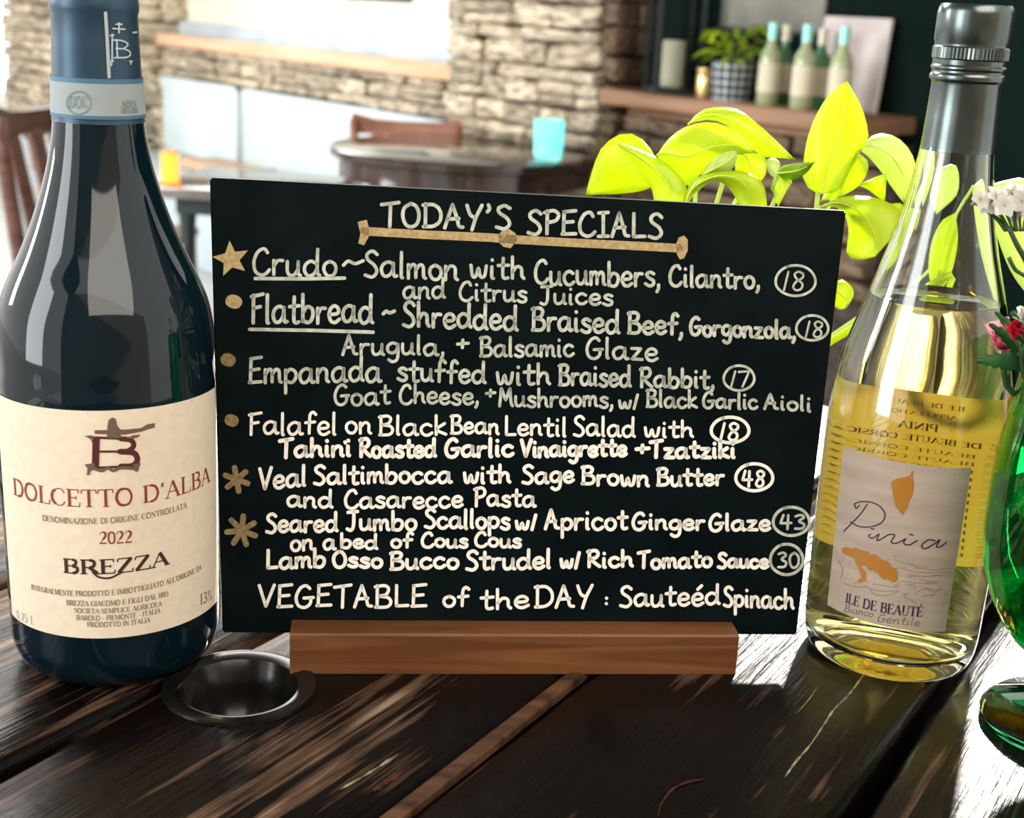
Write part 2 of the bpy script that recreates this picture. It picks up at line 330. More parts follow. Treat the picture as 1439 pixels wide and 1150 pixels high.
def write(bm, text, x0, y0, x1, y1, h, w, mp, slant=0.0, G=HG, jit=0.35, seed=0, step=4):
    """write text in photo pixels on the surface: baseline (x0,y0)-(x1,y1), capital height h, pen width w"""
    rr = random.Random(sum(map(ord, text)) + seed)
    tot = sum(G[c][0] for c in text) + 0.9 * (len(text) - 1)
    w *= 0.84
    ux = np.array([x1 - x0, y1 - y0]) / tot
    k = h / 10.0; cur = 0.0
    for c in text:
        gw, s = G[c]; dy = rr.uniform(-jit, jit)
        for st in filter(None, s.split('|')):
            shp = st[0] == '!'; st = st.lstrip('!')
            if st[0] == '.' and st.count(',') == 1:
                st = st[1:]
                pts = [tuple(map(float, st.split(',')))]
                pts = [pts[0], (pts[0][0] + 0.15, pts[0][1] - 0.35)]
            else: pts = [tuple(map(float, q.split(','))) for q in st.split()]
            if not shp and len(pts) > 2: pts = catmull(pts, step)
            P = []
            for px, py in pts:
                if c.islower() and 0 < py < 7: py *= 0.93
                py += dy * (1 if py < 9 else 0.3)
                b = np.array([x0, y0]) + ux * (cur + px + slant * py * k / max(abs(ux[0]), 1e-6) / 1.0)
                P.append((b[0], b[1] - py * k))
            if shp:
                for a, b in zip(P, P[1:]): ribbon(bm, [a, b], w, mp)
            else: ribbon(bm, P, w, mp)
        cur += gw + 0.9

# ================================================================ SETTING
FLOOR = -1.05
fl = boxobj('floor', (0, 5, FLOOR - 0.05), (24, 22, 0.1), M['floor']); tag(fl, 'pale glossy restaurant floor', None, kind='structure')
WO = np.array([-0.311, 6.0, 0.0]); WE = Vector((0.62980, -0.77676, 0)); WN = Vector((-0.77676, -0.62980, 0)); UP = Vector((0, 0, 1))
WM = Matrix(((WE.x, WN.x, 0, WO[0]), (WE.y, WN.y, 0, WO[1]), (0, 0, 1, 0), (0, 0, 0, 1)))    # local: X along the wall, Y out of it, Z up
def onwall(x, y, s):
    v = ray(x, y); Q = WO + np.array(WN) * s; t = ((Q - O3) @ np.array(WN)) / (v @ np.array(WN)); p = O3 + v * t
    return float((p - WO) @ np.array(WE)), float(p[2])
def wbox(name, t0, t1, s0, s1, z0, z1, mat_, parent=None, bev=0.0):
    return boxobj(name, ((t0 + t1) / 2, (s0 + s1) / 2, (z0 + z1) / 2), (t1 - t0, s1 - s0, z1 - z0), mat_, parent, bev, WM)
wl_ = wbox('wall_left', -9.5, 0.5, -0.15, 0.0, FLOOR, 1.95, M['plaster']); tag(wl_, 'cream plaster wall above the stone band', kind='structure')
wr_ = wbox('wall_right', 0.5, 5.6, -0.15, 0.0, FLOOR, 0.95, M['green_wall']); tag(wr_, 'deep green wall behind the mantel shelf', kind='structure')

ce = wbox('ceiling', -9.5, 5.6, -0.15, 6.0, 1.95, 2.05, mat('brown_ceiling', (0.10, 0.08, 0.065), 0.8)); tag(ce, 'dark restaurant ceiling', kind='structure')
wf = boxobj('wall_front', (1.2, -2.0, 0.45), (5.6, 0.1, 3.0), mat('brown_added_wall', (0.20, 0.15, 0.11), 0.8)); tag(wf, 'unseen brown wall added behind the viewpoint', kind='structure')  # out-of-view wall, added to darken reflections in the bottles and cap
def stone_mesh(seed):
    r = random.Random(seed); bm = bmesh.new()
    box(bm, (0, 0, 0), (1, 1, 1), None, 0.16, 2)
    for v in bm.verts:
        v.co += Vector((r.uniform(-.05, .05), r.uniform(-.1, .12), r.uniform(-.06, .06)))
        if v.co.x * v.co.z > 0.12 and seed % 3 == 0: v.co.z *= 0.86
        if v.co.x < -0.3 and seed % 2: v.co.z *= 0.85
    me = bpy.data.meshes.new('stone'); bmesh.ops.recalc_face_normals(bm, faces=bm.faces); bm.to_mesh(me); bm.free()
    me.polygons.foreach_set('use_smooth', [True] * len(me.polygons))
    return me
SM = [stone_mesh(k) for k in range(7)]; SMD = []
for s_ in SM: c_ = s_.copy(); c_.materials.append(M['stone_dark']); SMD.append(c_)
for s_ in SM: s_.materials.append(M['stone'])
def stones(parent, t0, t1, z0, z1, s, depth=0.06, along='t', meshes=SM, hmin=0.05, hmax=0.10, wmin=0.10, wmax=0.30, fix=0.0, seed=1):
    """dry-laid courses of separate stones on the face; along='t' front face at s, along='s' end face at t=fix"""
    r = random.Random(seed); z = z0
    while z < z1 - 0.015:
        h = min(r.uniform(hmin, hmax), z1 - z); t = t0 - r.uniform(0, wmin * 0.5)
        while t < t1 - 0.02:
            a = max(t, t0); w = r.uniform(wmin, wmax); b = min(t + w, t1)
            if t1 - b < 0.04: b = t1
            t = b
            if b - a < 0.03: continue
            pro = r.uniform(-0.012, 0.022)
            sp = [(z, h)] if (r.random() > 0.3 or h < 0.07) else [(z, h * 0.5), (z + h * 0.5, h * 0.5)]
            for zz, hh in sp:
                o = bpy.data.objects.new('stone', r.choice(meshes)); C.objects.link(o); o.parent = parent
                c = (a + b) / 2
                if along == 't': loc = Matrix.Translation((c, s + depth / 2 + pro, zz + hh / 2)); sc = Matrix.Diagonal(((b - a) * 0.97, depth + 0.02, hh * 0.95, 1)); rot = Matrix.Rotation(r.uniform(-.03, .03), 4, 'Y')
                else: loc = Matrix.Translation((fix + depth / 2 + pro, c, zz + hh / 2)); sc = Matrix.Diagonal((depth + 0.02, (b - a) * 0.97, hh * 0.95, 1)); rot = Matrix.Rotation(r.uniform(-.03, .03), 4, 'X')
                if r.random() > .5: sc = sc @ Matrix.Diagonal((-1, 1, 1, 1)) @ Matrix.Diagonal((1, -1, 1, 1))
                o.matrix_world = WM @ loc @ rot @ sc
        z += h

# stone band between bench back and sill
band = wbox('trim_1', -4.2, 0.22, 0.0, 0.10, -0.30, -0.03, M['mortar']); tag(band, 'band of stacked fieldstone under the window sill', kind='structure')
stones(band, -3.6, 0.22, -0.20, -0.035, 0.09, 0.05, seed=3, hmin=0.04, hmax=0.085, wmin=0.10, wmax=0.32)
led = wbox('trim_2', -4.3, 0.24, 0.0, 0.17, -0.012, 0.03, M['ledge_top']); tag(led, 'blue-grey sill over the stone band with honey wood edge', kind='structure')
wbox('slate_band', -4.3, 0.24, 0.02, 0.06, 0.03, 0.10, M['ledge_top'], led, 0.003)
wbox('wood_edge', -4.3, 0.24, 0.17, 0.20, -0.034, 0.032, M['ledge_wood'], led, 0.004)
wbox('wall_panel', -4.4, 0.2, 0.0, 0.02, 0.03, 0.75, M['plaster'], led)
wbox('dark_strip', -4.2, 0.22, 0.10, 0.165, -0.218, -0.196, M['dark_gap'], band)  # dark strip along the top of the bench backs

# big stone pillar
pil = wbox('trim_3', 0.22, 1.14, 0.0, 0.15, FLOOR, 0.55, M['mortar']); tag(pil, 'stacked fieldstone pillar beside the mantel', kind='structure')
stones(pil, 0.22, 1.14, -0.62, 0.50, 0.14, 0.06, seed=11, hmin=0.045, hmax=0.10, wmin=0.10, wmax=0.34)
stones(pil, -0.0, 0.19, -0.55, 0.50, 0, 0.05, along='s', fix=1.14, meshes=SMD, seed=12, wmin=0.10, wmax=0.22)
# far left pillar
t0p, _ = onwall(8, 100, 0.6); t1p, _ = onwall(120, 100, 0.6)
pil2 = wbox('trim_4', t0p, t1p, 0.0, 0.55, FLOOR, 0.75, M['mortar']); tag(pil2, 'far left stacked stone pillar beside the bright window', kind='structure')
stones(pil2, t0p, t1p, -1.0, 0.35, 0.54, 0.06, seed=21, hmin=0.07, hmax=0.13, wmin=0.16, wmax=0.40)
stones(pil2, 0.0, 0.6, -1.0, 0.3, 0, 0.06, along='s', fix=t1p, meshes=SM, seed=22, hmin=0.08, hmax=0.15, wmin=0.2, wmax=0.4)
# window at far left
win = wbox('window_1', t0p - 3.2, t0p - 0.25, 0.0, 0.03, -0.55, 0.7, mat('daylit_pane', (1, 1, 1), 0.3, emit=(0.95, 0.98, 1), estr=1.6)); tag(win, 'bright daylit window at the far left', kind='structure')
for k in range(4): wbox('window_frame', t0p - 3.2 + k * 0.95, t0p - 3.14 + k * 0.95, 0.03, 0.07, -0.6, 0.7, M['plaster'], win)

# stones under the mantel
mst = wbox('trim_5', 1.2, 2.36, 0.0, 0.08, FLOOR, -0.075, M['mortar']); tag(mst, 'rough stonework under the mantel shelf', kind='structure')
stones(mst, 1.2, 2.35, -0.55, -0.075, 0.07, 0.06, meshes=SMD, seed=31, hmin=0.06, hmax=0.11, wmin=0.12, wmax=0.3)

# mantel shelf
sh = empty('mantel_shelf', (0, 0, 0)); tag(sh, 'brown wooden mantel shelf holding bottles and plant', 'shelf')
wbox('shelf_board', 1.22, 2.36, 0.0, 0.27, -0.04, 0.012, M['mantel'], sh, 0.006)
wbox('support_beam', 1.26, 2.30, 0.0, 0.16, -0.075, -0.04, M['mantel'], sh, 0.004)
SZ = 0.012
def wp(t, s, z): return WM @ Vector((t, s, z))

# ---------------------------------------------------------------- bench
def bench(t0, t1, label, name='bench'):
    b = empty(name, tuple(wp((t0 + t1) / 2, 0.4, FLOOR))); tag(b, label, 'bench', 'padded wall benches')
    inv = Matrix.Translation(-b.location)
    def part(nm, *a, mt=M['vinyl'], bev=0.01):
        o = wbox(nm, *a, mt, b, bev); o.matrix_parent_inverse = inv; return o
    part('base', t0, t1, 0.12, 0.62, FLOOR, -0.74, mt=M['vinyl_seat'])
    part('seat', t0, t1, 0.12, 0.66, -0.74, -0.62, mt=M['vinyl_seat'], bev=0.025)
    part('backrest', t0, t1, 0.105, 0.17, -0.62, -0.20, bev=0.015)
ts, _ = onwall(335, 160, 0.17)
bench(ts + 0.03, 0.16, 'pale blue vinyl wall bench section behind the round table')
wbox('seam_trim', ts - 0.05, ts + 0.05, 0.0, 0.12, -0.9, -0.20, M['dark_gap'], band)
bench(-3.95, ts - 0.03, 'pale blue vinyl wall bench section behind the amber candle')

# paddle board and cushion on the bench
q, _z = onwall(275, 208, 0.30); q2, _z = onwall(362, 225, 0.30)
pb = empty('paddle_board', tuple(wp((q + q2) / 2, 0.33, -0.62))); tag(pb, 'tan wooden paddle board lying on the pale bench', 'board')
def inv_child(o, p): o.matrix_parent_inverse = Matrix.Translation(-p.location); return o
inv_child(wbox('blade', q + 0.10, q2, 0.22, 0.44, -0.62, -0.575, noisy(mat('tan_wood', rough=0.5), (0.60, 0.36, 0.20), (0.75, 0.50, 0.30), (3, 30, 3), 1, 3), pb, 0.008), pb)
inv_child(wbox('grip', q - 0.03, q + 0.12, 0.30, 0.36, -0.615, -0.575, bpy.data.materials['tan_wood'], pb, 0.012), pb)
cs = empty('cushion', tuple(wp(q2 + 0.2, 0.33, -0.62))); tag(cs, 'slate blue folded cloth on the bench beside paddle board', 'cloth')
bm = bmesh.new(); box(bm, (q2 + 0.16, 0.33, -0.59), (0.26, 0.24, 0.06), None, 0.028, 3)
for v in bm.verts:
    if v.co.x > q2 + 0.14: v.co.z = -0.62 + (v.co.z + 0.62) * (1 - 0.7 * (v.co.x - q2 - 0.14) / 0.15)
bm.transform(WM); o = obj('fold', bm, noisy(mat('slate_cloth', rough=0.9), (0.12, 0.17, 0.23), (0.20, 0.27, 0.34), (9, 9, 9), 1, 3), cs, True); inv_child(o, cs)

# ---------------------------------------------------------------- chairs
def chair(name, loc, rz, mt, label, width=0.42, top=0.82, rail=0.055, slats=3, seat_h=0.45):
    r = empty(name, (loc[0], loc[1], FLOOR), rz); tag(r, label, 'chair', 'wooden dining chairs')
    w = width / 2; d = 0.20
    bm = bmesh.new(); box(bm, (0, 0, seat_h - 0.02), (width, 0.42, 0.04), None, 0.012); sharp(obj('seat', bm, mt, r))
    for sx in (-1, 1):
        bm = bmesh.new(); box(bm, (sx * (w - 0.02), -d + 0.02, (seat_h - 0.04) / 2), (0.036, 0.036, seat_h - 0.04), None, 0.004); obj('leg', bm, mt, r)
        o = tube('back_post', [(sx * (w - 0.015), d, 0), (sx * (w - 0.015), d - 0.01, seat_h), (sx * (w - 0.012), d + 0.03, seat_h + 0.2), (sx * (w - 0.008), d + 0.07, top)], [0.018, 0.02, 0.019, 0.018], mt, r, 8)
    pts = [(w * k, d + 0.075 + 0.02 * (1 - k * k), 0) for k in (-1, -0.6, -0.2, 0.2, 0.6, 1)]
    bm = bmesh.new(); pr = []
    for x, y, _ in pts:
        zt = top + 0.012 - 0.012 * (1 - (x / w) ** 2) + (0.012 if abs(x) == w else 0)
        pr.append([bm.verts.new((x, y + a, z)) for a, z in ((-.011, top - rail), (.011, top - rail), (.013, zt), (-.009, zt))])
    for a, b in zip(pr, pr[1:]):
        for k in range(4): bm.faces.new((a[k], a[(k + 1) % 4], b[(k + 1) % 4], b[k]))
    bm.faces.new(pr[0]); bm.faces.new(pr[-1]); obj('top_rail', bm, mt, r)
    for k in range(slats):
        x = (k - (slats - 1) / 2) * width / (slats + 1) * 1.05
        bm = bmesh.new(); box(bm, (0, 0, 0), (0.05, 0.012, top - rail - seat_h + 0.02), None, 0.003)
        bm.transform(Matrix.Translation((x, d + 0.035, (top - rail + seat_h) / 2)) @ Matrix.Rotation(-0.2, 4, 'X')); obj('slat', bm, mt, r)
    for z, yy in ((0.2, -d + 0.02),):
        bm = bmesh.new(); box(bm, (0, yy, z), (width - 0.06, 0.02, 0.025)); obj('stretcher', bm, mt, r)
    return r
RT = -0.215
rc = onz(655, 209, RT)
c1 = ony(566, 171, rc[1] + 0.60)
chair('dining_chair', (c1[0], c1[1] - 0.28, 0), -0.06, M['chair_red'], 'red-brown wooden chair tucked behind the round table', width=0.43, top=c1[2] - FLOOR, slats=3)
c2 = ony(4, 166, 3.2)
chair('dining_chair', (c2[0] + 0.27, 3.40, 0), 1.40, M['chair'], 'dark cherry wooden chair nearest the left edge', width=0.42, top=c2[2] - FLOOR, slats=3)
c3 = ony(50, 172, 4.85)
chair('dining_chair', (c3[0] + 0.27, 5.0, 0), 1.5, M['chair'], 'dark wooden chair farther back behind the red wine bottle', width=0.42, top=c3[2] - FLOOR, slats=3)

# ---------------------------------------------------------------- round table
rt = empty('round_table', (rc[0], rc[1], FLOOR)); tag(rt, 'glossy espresso round pedestal table before the stone pillar', 'table')
hh = RT - FLOOR; RR = 0.475
lathe('tabletop', [(0, hh - 0.035), (RR - 0.01, hh - 0.035), (RR, hh - 0.028), (RR, hh - 0.006), (RR - 0.008, hh), (0, hh)], M['rtable'], rt, 64)
lathe('apron', [(RR - 0.07, hh - 0.035), (RR - 0.03, hh - 0.035), (RR - 0.03, hh - 0.10), (RR - 0.07, hh - 0.10)], M['rtable'], rt, 48, closed=True)
lathe('pedestal', [(0, 0.08), (0.09, 0.08), (0.07, 0.16), (0.05, 0.3), (0.06, 0.5), (0.045, hh - 0.12), (0.12, hh - 0.036), (0, hh - 0.036)], M['rtable'], rt, 24)
for k in range(4):
    a = k * PI / 2
    tube('foot', [(0.04 * math.cos(a), 0.04 * math.sin(a), 0.12), (0.2 * math.cos(a), 0.2 * math.sin(a), 0.09), (0.34 * math.cos(a), 0.34 * math.sin(a), 0.025)], [0.04, 0.03, 0.022], M['rtable'], rt)
# turquoise candle holder
tp = onz(770, 226, RT)
th = empty('candle_holder', tuple(tp)); tag(th, 'turquoise glass candle holder on the round table', 'candle holder')
lathe('glass_cup', [(0, 0.002), (0.042, 0.002), (0.047, 0.02), (0.050, 0.06), (0.052, 0.135), (0.048, 0.135), (0.045, 0.06), (0.040, 0.02), (0, 0.018)], M['turq'], th, 32)
lathe('candle', [(0, 0.02), (0.028, 0.02), (0.028, 0.05), (0, 0.05)], M['wax'], th, 20)

# ---------------------------------------------------------------- small square table with amber candle
ST = -0.335
sp = onz(224, 266, ST)
stb = empty('square_table', (0, 0, 0)); tag(stb, 'grey-brown square dining table beside the red wine bottle', 'table')
TW = 0.58
near = Vector(sp) ; ctr = near + Vector((0.26, 0.32, 0))
stb.location = (ctr.x, ctr.y, FLOOR); stb.rotation_euler = (0, 0, -0.10)
hs_ = ST - FLOOR
boxobj('tabletop', (0, 0, hs_ - 0.018), (TW, TW, 0.036), M['stable'], stb, 0.006)
boxobj('apron', (0, 0, hs_ - 0.065), (TW - 0.14, TW - 0.14, 0.06), M['iron'], stb, 0.004)
for sx in (-1, 1):
    for sy in (-1, 1):
        o = lathe('leg', [(0, 0), (0.022, 0), (0.018, 0.1), (0.026, 0.35), (0.018, 0.5), (0.03, 0.62), (0.03, hs_ - 0.094), (0, hs_ - 0.094)], M['iron'], stb, 12)
        o.location = (sx * (TW / 2 - 0.1), sy * (TW / 2 - 0.1), 0)
cp = onz(240, 258, ST)
ch = empty('candle_holder', tuple(cp)); tag(ch, 'glowing amber ribbed square candle holder on square table', 'candle holder')
bm = bmesh.new()
for k in range(6): box(bm, (0, 0, 0.010 + k * 0.0165), (0.056, 0.056, 0.0145), None, 0.004)
sharp(obj('ribbed_glass', bm, M['amber'], ch)); ch.rotation_euler = (0, 0, 0.2)
lathe('rim', [(0.024, 0.100), (0.030, 0.100), (0.030, 0.106), (0.024, 0.106)], M['brass'], ch, 24, closed=True)

# ---------------------------------------------------------------- picture on the left wall
pt0, pz0 = onwall(478, -2, 0.03); pt1, _ = onwall(578, 0, 0.03)
pf = empty('picture_frame', tuple(wp((pt0 + pt1) / 2, 0.03, pz0))); tag(pf, 'dark framed picture above the sill, lower edge showing', 'picture')
inv_child(wbox('canvas', pt0 + 0.02, pt1 - 0.02, 0.022, 0.034, pz0 + 0.02, pz0 + 0.42, mat('grey_print', (0.3, 0.3, 0.3), 0.6), pf), pf)
for a in ((pt0, pt1, 0.02, 0.045, pz0, pz0 + 0.024), (pt0, pt1, 0.02, 0.045, pz0 + 0.416, pz0 + 0.44), (pt0, pt0 + 0.024, 0.02, 0.045, pz0 + .024, pz0 + 0.416), (pt1 - 0.024, pt1, 0.02, 0.045, pz0 + .024, pz0 + 0.416)):
    inv_child(wbox('frame_rail', *a, M['iron'], pf, 0.003), pf)

# ---------------------------------------------------------------- things on the mantel shelf
def shelf_at(px, s=0.14):
    t, z = onwall(px, 120, s); return t
# lantern
tl = shelf_at(944, 0.13); L_ = empty('lantern', tuple(wp(tl, 0.13, SZ)), 0.15); tag(L_, 'black lantern with cream pillar candle on mantel', 'lantern')
LH = 0.36; LW = 0.15
boxobj('base', (0, 0, 0.01), (LW + 0.02, LW + 0.02, 0.02), M['iron'], L_, 0.003)
boxobj('roof', (0, 0, LH), (LW + 0.02, LW + 0.02, 0.02), M['iron'], L_, 0.003)
lathe('roof_cap', [(0.07, LH + 0.01), (0.03, LH + 0.06), (0, LH + 0.065)], M['iron'], L_, 4)
for sx in (-1, 1):
    for sy in (-1, 1): boxobj('post', (sx * LW / 2, sy * LW / 2, LH / 2), (0.016, 0.016, LH - 0.02), M['iron'], L_)
lathe('candle', [(0, 0.021), (0.040, 0.021), (0.040, 0.17), (0.036, 0.175), (0, 0.170)], M['wax'], L_, 24)
for a in range(4):
    o = boxobj('pane', (0, LW / 2, LH / 2), (LW - 0.02, 0.002, LH - 0.03), M['clearthin'], L_); o.rotation_euler = (0, 0, a * PI / 2)
# small gold jar
tj = shelf_at(990, 0.20); j = empty('votive_jar', tuple(wp(tj, 0.20, SZ))); tag(j, 'small gold glass votive jar beside the plaid pot', 'jar')
lathe('cup', [(0, 0.0), (0.022, 0.0), (0.026, 0.02), (0.026, 0.075), (0.020, 0.085), (0.018, 0.085), (0.022, 0.07), (0, 0.02)], M['brass'], j, 24)
lathe('rim', [(0.018, 0.086), (0.028, 0.088), (0.028, 0.095), (0.018, 0.095)], M['brass'], j, 24, closed=True)

# leaf helper: two edges (base -> tip) given on the photograph, depth at base and tip
def leaf_bm(bm, le, re, Yb, Yt, bulge=0.0, fold=0.0, nu=12, nv=6, at=None):
    L1 = catmull(le, 6); R1 = catmull(re, 6)
    def samp(P, u):
        d = [0]
        for a, b in zip(P, P[1:]): d.append(d[-1] + np.hypot(*(b - a)))
        s = u * d[-1]
        for i in range(len(d) - 1):
            if s <= d[i + 1] + 1e-9:
                k = (s - d[i]) / max(d[i + 1] - d[i], 1e-9); return P[i] + (P[i + 1] - P[i]) * k
        return P[-1]
    g = []
    for i in range(nu + 1):
        u = i / nu; a, b = samp(L1, u), samp(R1, u); row = []
        for k in range(nv + 1):
            v = k / nv; p = a + (b - a) * v
            Y = Yb + (Yt - Yb) * u + bulge * math.sin(PI * u) + fold * (abs(v - 0.5) * 2) ** 1.5 * math.sin(PI * min(1, u + .1)) + 0.0012 * math.sin(9 * u + 5 * v)
            row.append(bm.verts.new(ony(p[0], p[1], Y)))
        g.append(row)
    for i in range(nu):
        for k in range(nv): bm.faces.new((g[i][k], g[i][k + 1], g[i + 1][k + 1], g[i + 1][k]))
    return bm
def leafmat(name, c1, c2, tc, tw=0.6, rough=0.35):
    m = bpy.data.materials.new(name); m.use_nodes = True; N, L, B = nodes(m)
    noisy(m, c1, c2, (14, 14, 14), 1, 4)
    B.inputs['Roughness'].default_value = rough
    tr = N.new('ShaderNodeBsdfTranslucent'); tr.inputs[0].default_value = (*tc, 1)
    mx = N.new('ShaderNodeMixShader'); mx.inputs[0].default_value = tw
    out = N['Material Output']; L.new(B.outputs[0], mx.inputs[1]); L.new(tr.outputs[0], mx.inputs[2]); L.new(mx.outputs[0], out.inputs[0])
    return m
M['lime'] = leafmat('lime_pothos_leaf', (0.55, 0.70, 0.02), (0.72, 0.82, 0.05), (0.80, 0.92, 0.01), 0.55)
M['palelime'] = leafmat('pale_lime_leaf', (0.62, 0.74, 0.25), (0.75, 0.84, 0.38), (0.80, 0.92, 0.30), 0.5)
M['greenleaf'] = leafmat('fresh_green_leaf', (0.22, 0.36, 0.02), (0.38, 0.52, 0.04), (0.35, 0.6, 0.03), 0.45)
M['vein'] = mat('pale_vein', (0.70, 0.82, 0.10), 0.5)
M['darkleaf'] = leafmat('dark_green_leaf', (0.008, 0.03, 0.010), (0.02, 0.075, 0.02), (0.02, 0.10, 0.02), 0.25)

# plant in plaid pot
tpz = shelf_at(1029, 0.17); pl = empty('potted_plant', tuple(wp(tpz, 0.17, SZ))); tag(pl, 'leafy lime plant in dark plaid pot on mantel', 'plant')
def plaid():
    m = mat('plaid_pot', rough=0.5); N, L, B = nodes(m)
    tc = N.new('ShaderNodeTexCoord'); sx = N.new('ShaderNodeSeparateXYZ'); L.new(tc.outputs['Object'], sx.inputs[0])
    def stripe(sock, f, th):
        a = N.new('ShaderNodeMath'); a.operation = 'MULTIPLY'; a.inputs[1].default_value = f; L.new(sock, a.inputs[0])
        b = N.new('ShaderNodeMath'); b.operation = 'FRACT'; L.new(a.outputs[0], b.inputs[0])
        c = N.new('ShaderNodeMath'); c.operation = 'LESS_THAN'; c.inputs[1].default_value = th; L.new(b.outputs[0], c.inputs[0]); return c.outputs[0]
    at = N.new('ShaderNodeMath'); at.operation = 'ARCTAN2'; L.new(sx.outputs[0], at.inputs[0]); L.new(sx.outputs[1], at.inputs[1])
    s1 = stripe(sx.outputs[2], 38, 0.35); s2 = stripe(at.outputs[0], 2.2, 0.3)
    ad = N.new('ShaderNodeMath'); ad.operation = 'ADD'; L.new(s1, ad.inputs[0]); L.new(s2, ad.inputs[1])
    cr = N.new('ShaderNodeValToRGB'); cr.color_ramp.elements[0].color = (0.02, 0.03, 0.03, 1); cr.color_ramp.elements[1].color = (0.7, 0.72, 0.74, 1)
    e = cr.color_ramp.elements.new(0.5); e.color = (0.2, 0.22, 0.24, 1)
    h = N.new('ShaderNodeMath'); h.operation = 'MULTIPLY'; h.inputs[1].default_value = 0.5; L.new(ad.outputs[0], h.inputs[0]); L.new(h.outputs[0], cr.inputs[0]); L.new(cr.outputs[0], B.inputs['Base Color'])
    return m
lathe('pot', [(0, 0), (0.060, 0), (0.066, 0.06), (0.070, 0.125), (0.064, 0.125), (0.060, 0.10), (0, 0.10)], plaid(), pl, 32)
r_ = random.Random(5)
for k in range(34):
    bm = bmesh.new(); a = r_.uniform(0, 2 * PI); R0 = r_.uniform(0.02, 0.105); zc = 0.15 + r_.uniform(0, 0.11) - R0 * 0.25
    ln = r_.uniform(0.045, 0.075); wd = ln * 0.42
    g = []
    for i in range(6):
        u = i / 5; w = wd * math.sin(PI * min(u + 0.06, 1)) ** 0.8
        g.append([bm.verts.new((u * ln, s * w * 0.5, -0.6 * ln * u * u + (0 if s else 0.004))) for s in (-1, 0, 1)])
    for p, q_ in zip(g, g[1:]):
        for s in range(2): bm.faces.new((p[s], p[s + 1], q_[s + 1], q_[s]))
    bm.transform(Matrix.Translation((R0 * math.cos(a), R0 * math.sin(a), zc)) @ Matrix.Rotation(a, 4, 'Z') @ Matrix.Rotation(r_.uniform(-0.7, 0.3), 4, 'Y') @ Matrix.Rotation(r_.uniform(-.5, .5), 4, 'X'))
    obj('leaf', bm, M['greenleaf'] if k % 3 else M['lime'], pl, True)
    if k < 14: tube('stem', [(0, 0, 0.10), (R0 * 0.6 * math.cos(a), R0 * 0.6 * math.sin(a), zc - 0.01), (R0 * math.cos(a), R0 * math.sin(a), zc)], 0.002, M['greenleaf'], pl, 5)

# bottles on the mantel
M['gglass'] = mat('green_bottle_glass', (0.10, 0.28, 0.14), 0.05, trans=0.5)
M['wglass'] = mat('white_wine_glass', (0.62, 0.68, 0.40), 0.08, trans=0.5)
M['lab'] = mat('pale_bottle_label', (0.62, 0.56, 0.42), 0.7)
M['foil_t'] = mat('pale_turquoise_foil', (0.35, 0.80, 0.70), 0.35, 0.2)
M['foil_c'] = mat('cream_foil', (0.65, 0.58, 0.45), 0.35, 0.2)
def small_bottle(px, s, h, r, gm, fm, label):
    t = shelf_at(px, s); b = empty('wine_bottle', tuple(wp(t, s, SZ))); tag(b, label, 'bottle', 'wine bottles lined up on the mantel')
    lathe('glass', [(0, 0), (r * .9, 0), (r, 0.006), (r, h * 0.56), (r * .92, h * .63), (r * .45, h * .74), (0.0145, h * .8), (0.0145, h * .97), (0, h * .97)], gm, b, 28)
    lathe('label', [(r + .0006, h * .16), (r + .0006, h * .52)], M['lab'], b, 28)
    lathe('foil', [(0.0155, h * .80), (0.0155, h), (0, h + .001)], fm, b, 20)
for a in [(1080, .19, .25, .034, M['wglass'], M['foil_t'], 'pale wine bottle next to the plaid pot'),
          (1099, .10, .245, .032, M['gglass'], M['foil_c'], 'green bottle standing second from the plaid pot'),
          (1128, .20, .25, .034, M['wglass'], M['foil_t'], 'pale wine bottle in the middle of the mantel row'),
          (1150, .10, .24, .032, M['gglass'], M['foil_c'], 'green bottle behind the upright lime leaf'),
          (1180, .18, .25, .034, M['wglass'], M['foil_t'], 'pale wine bottle last in row before the menu board')]:
    small_bottle(*a)
# leaning pale board at the end of the shelf
t0b, _ = onwall(1150, 100, 0.07); t1b, _ = onwall(1225, 100, 0.07)
mb = empty('menu_card', tuple(wp((t0b + t1b) / 2, 0.06, SZ)), math.atan2(WE.y, WE.x)); tag(mb, 'pale pinkish menu card leaning behind the mantel bottles', 'card')
bm = bmesh.new(); box(bm, (0, 0, 0.14), (t1b - t0b + 0.05, 0.006, 0.28), Matrix.Rotation(-0.10, 4, 'X'), 0.001)
obj('card', bm, noisy(mat('pinkish_card', rough=0.6), (0.50, 0.43, 0.42), (0.66, 0.58, 0.56), (6, 6, 6), 1, 3), mb)
bm = bmesh.new(); box(bm, ((t1b - t0b) / 2 + 0.02, 0.004, 0.14), (0.012, 0.008, 0.28), Matrix.Rotation(-0.10, 4, 'X'))
obj('edge_strip', bm, mat('pale_edge', (0.78, 0.72, 0.68), 0.5), mb)
# small framed thing above
ft0, fz0 = onwall(1040, 38, 0.03); ft1, _ = onwall(1112, 38, 0.03)
fr = empty('wall_panel_picture', tuple(wp((ft0 + ft1) / 2, 0.03, fz0))); tag(fr, 'hazy grey picture on dark wall over the plaid pot', 'picture')
inv_child(wbox('print', ft0 - 0.1, ft1 + 0.12, 0.005, 0.02, fz0, fz0 + 0.35, noisy(mat('hazy_grey_print', rough=0.7), (0.10, 0.10, 0.085), (0.24, 0.23, 0.19), (4, 4, 4), 1, 3), fr), fr)
inv_child(wbox('frame_edge', ft0 - 0.11, ft1 + 0.13, 0.0, 0.028, fz0 - 0.014, fz0, M['iron'], fr, .002), fr)

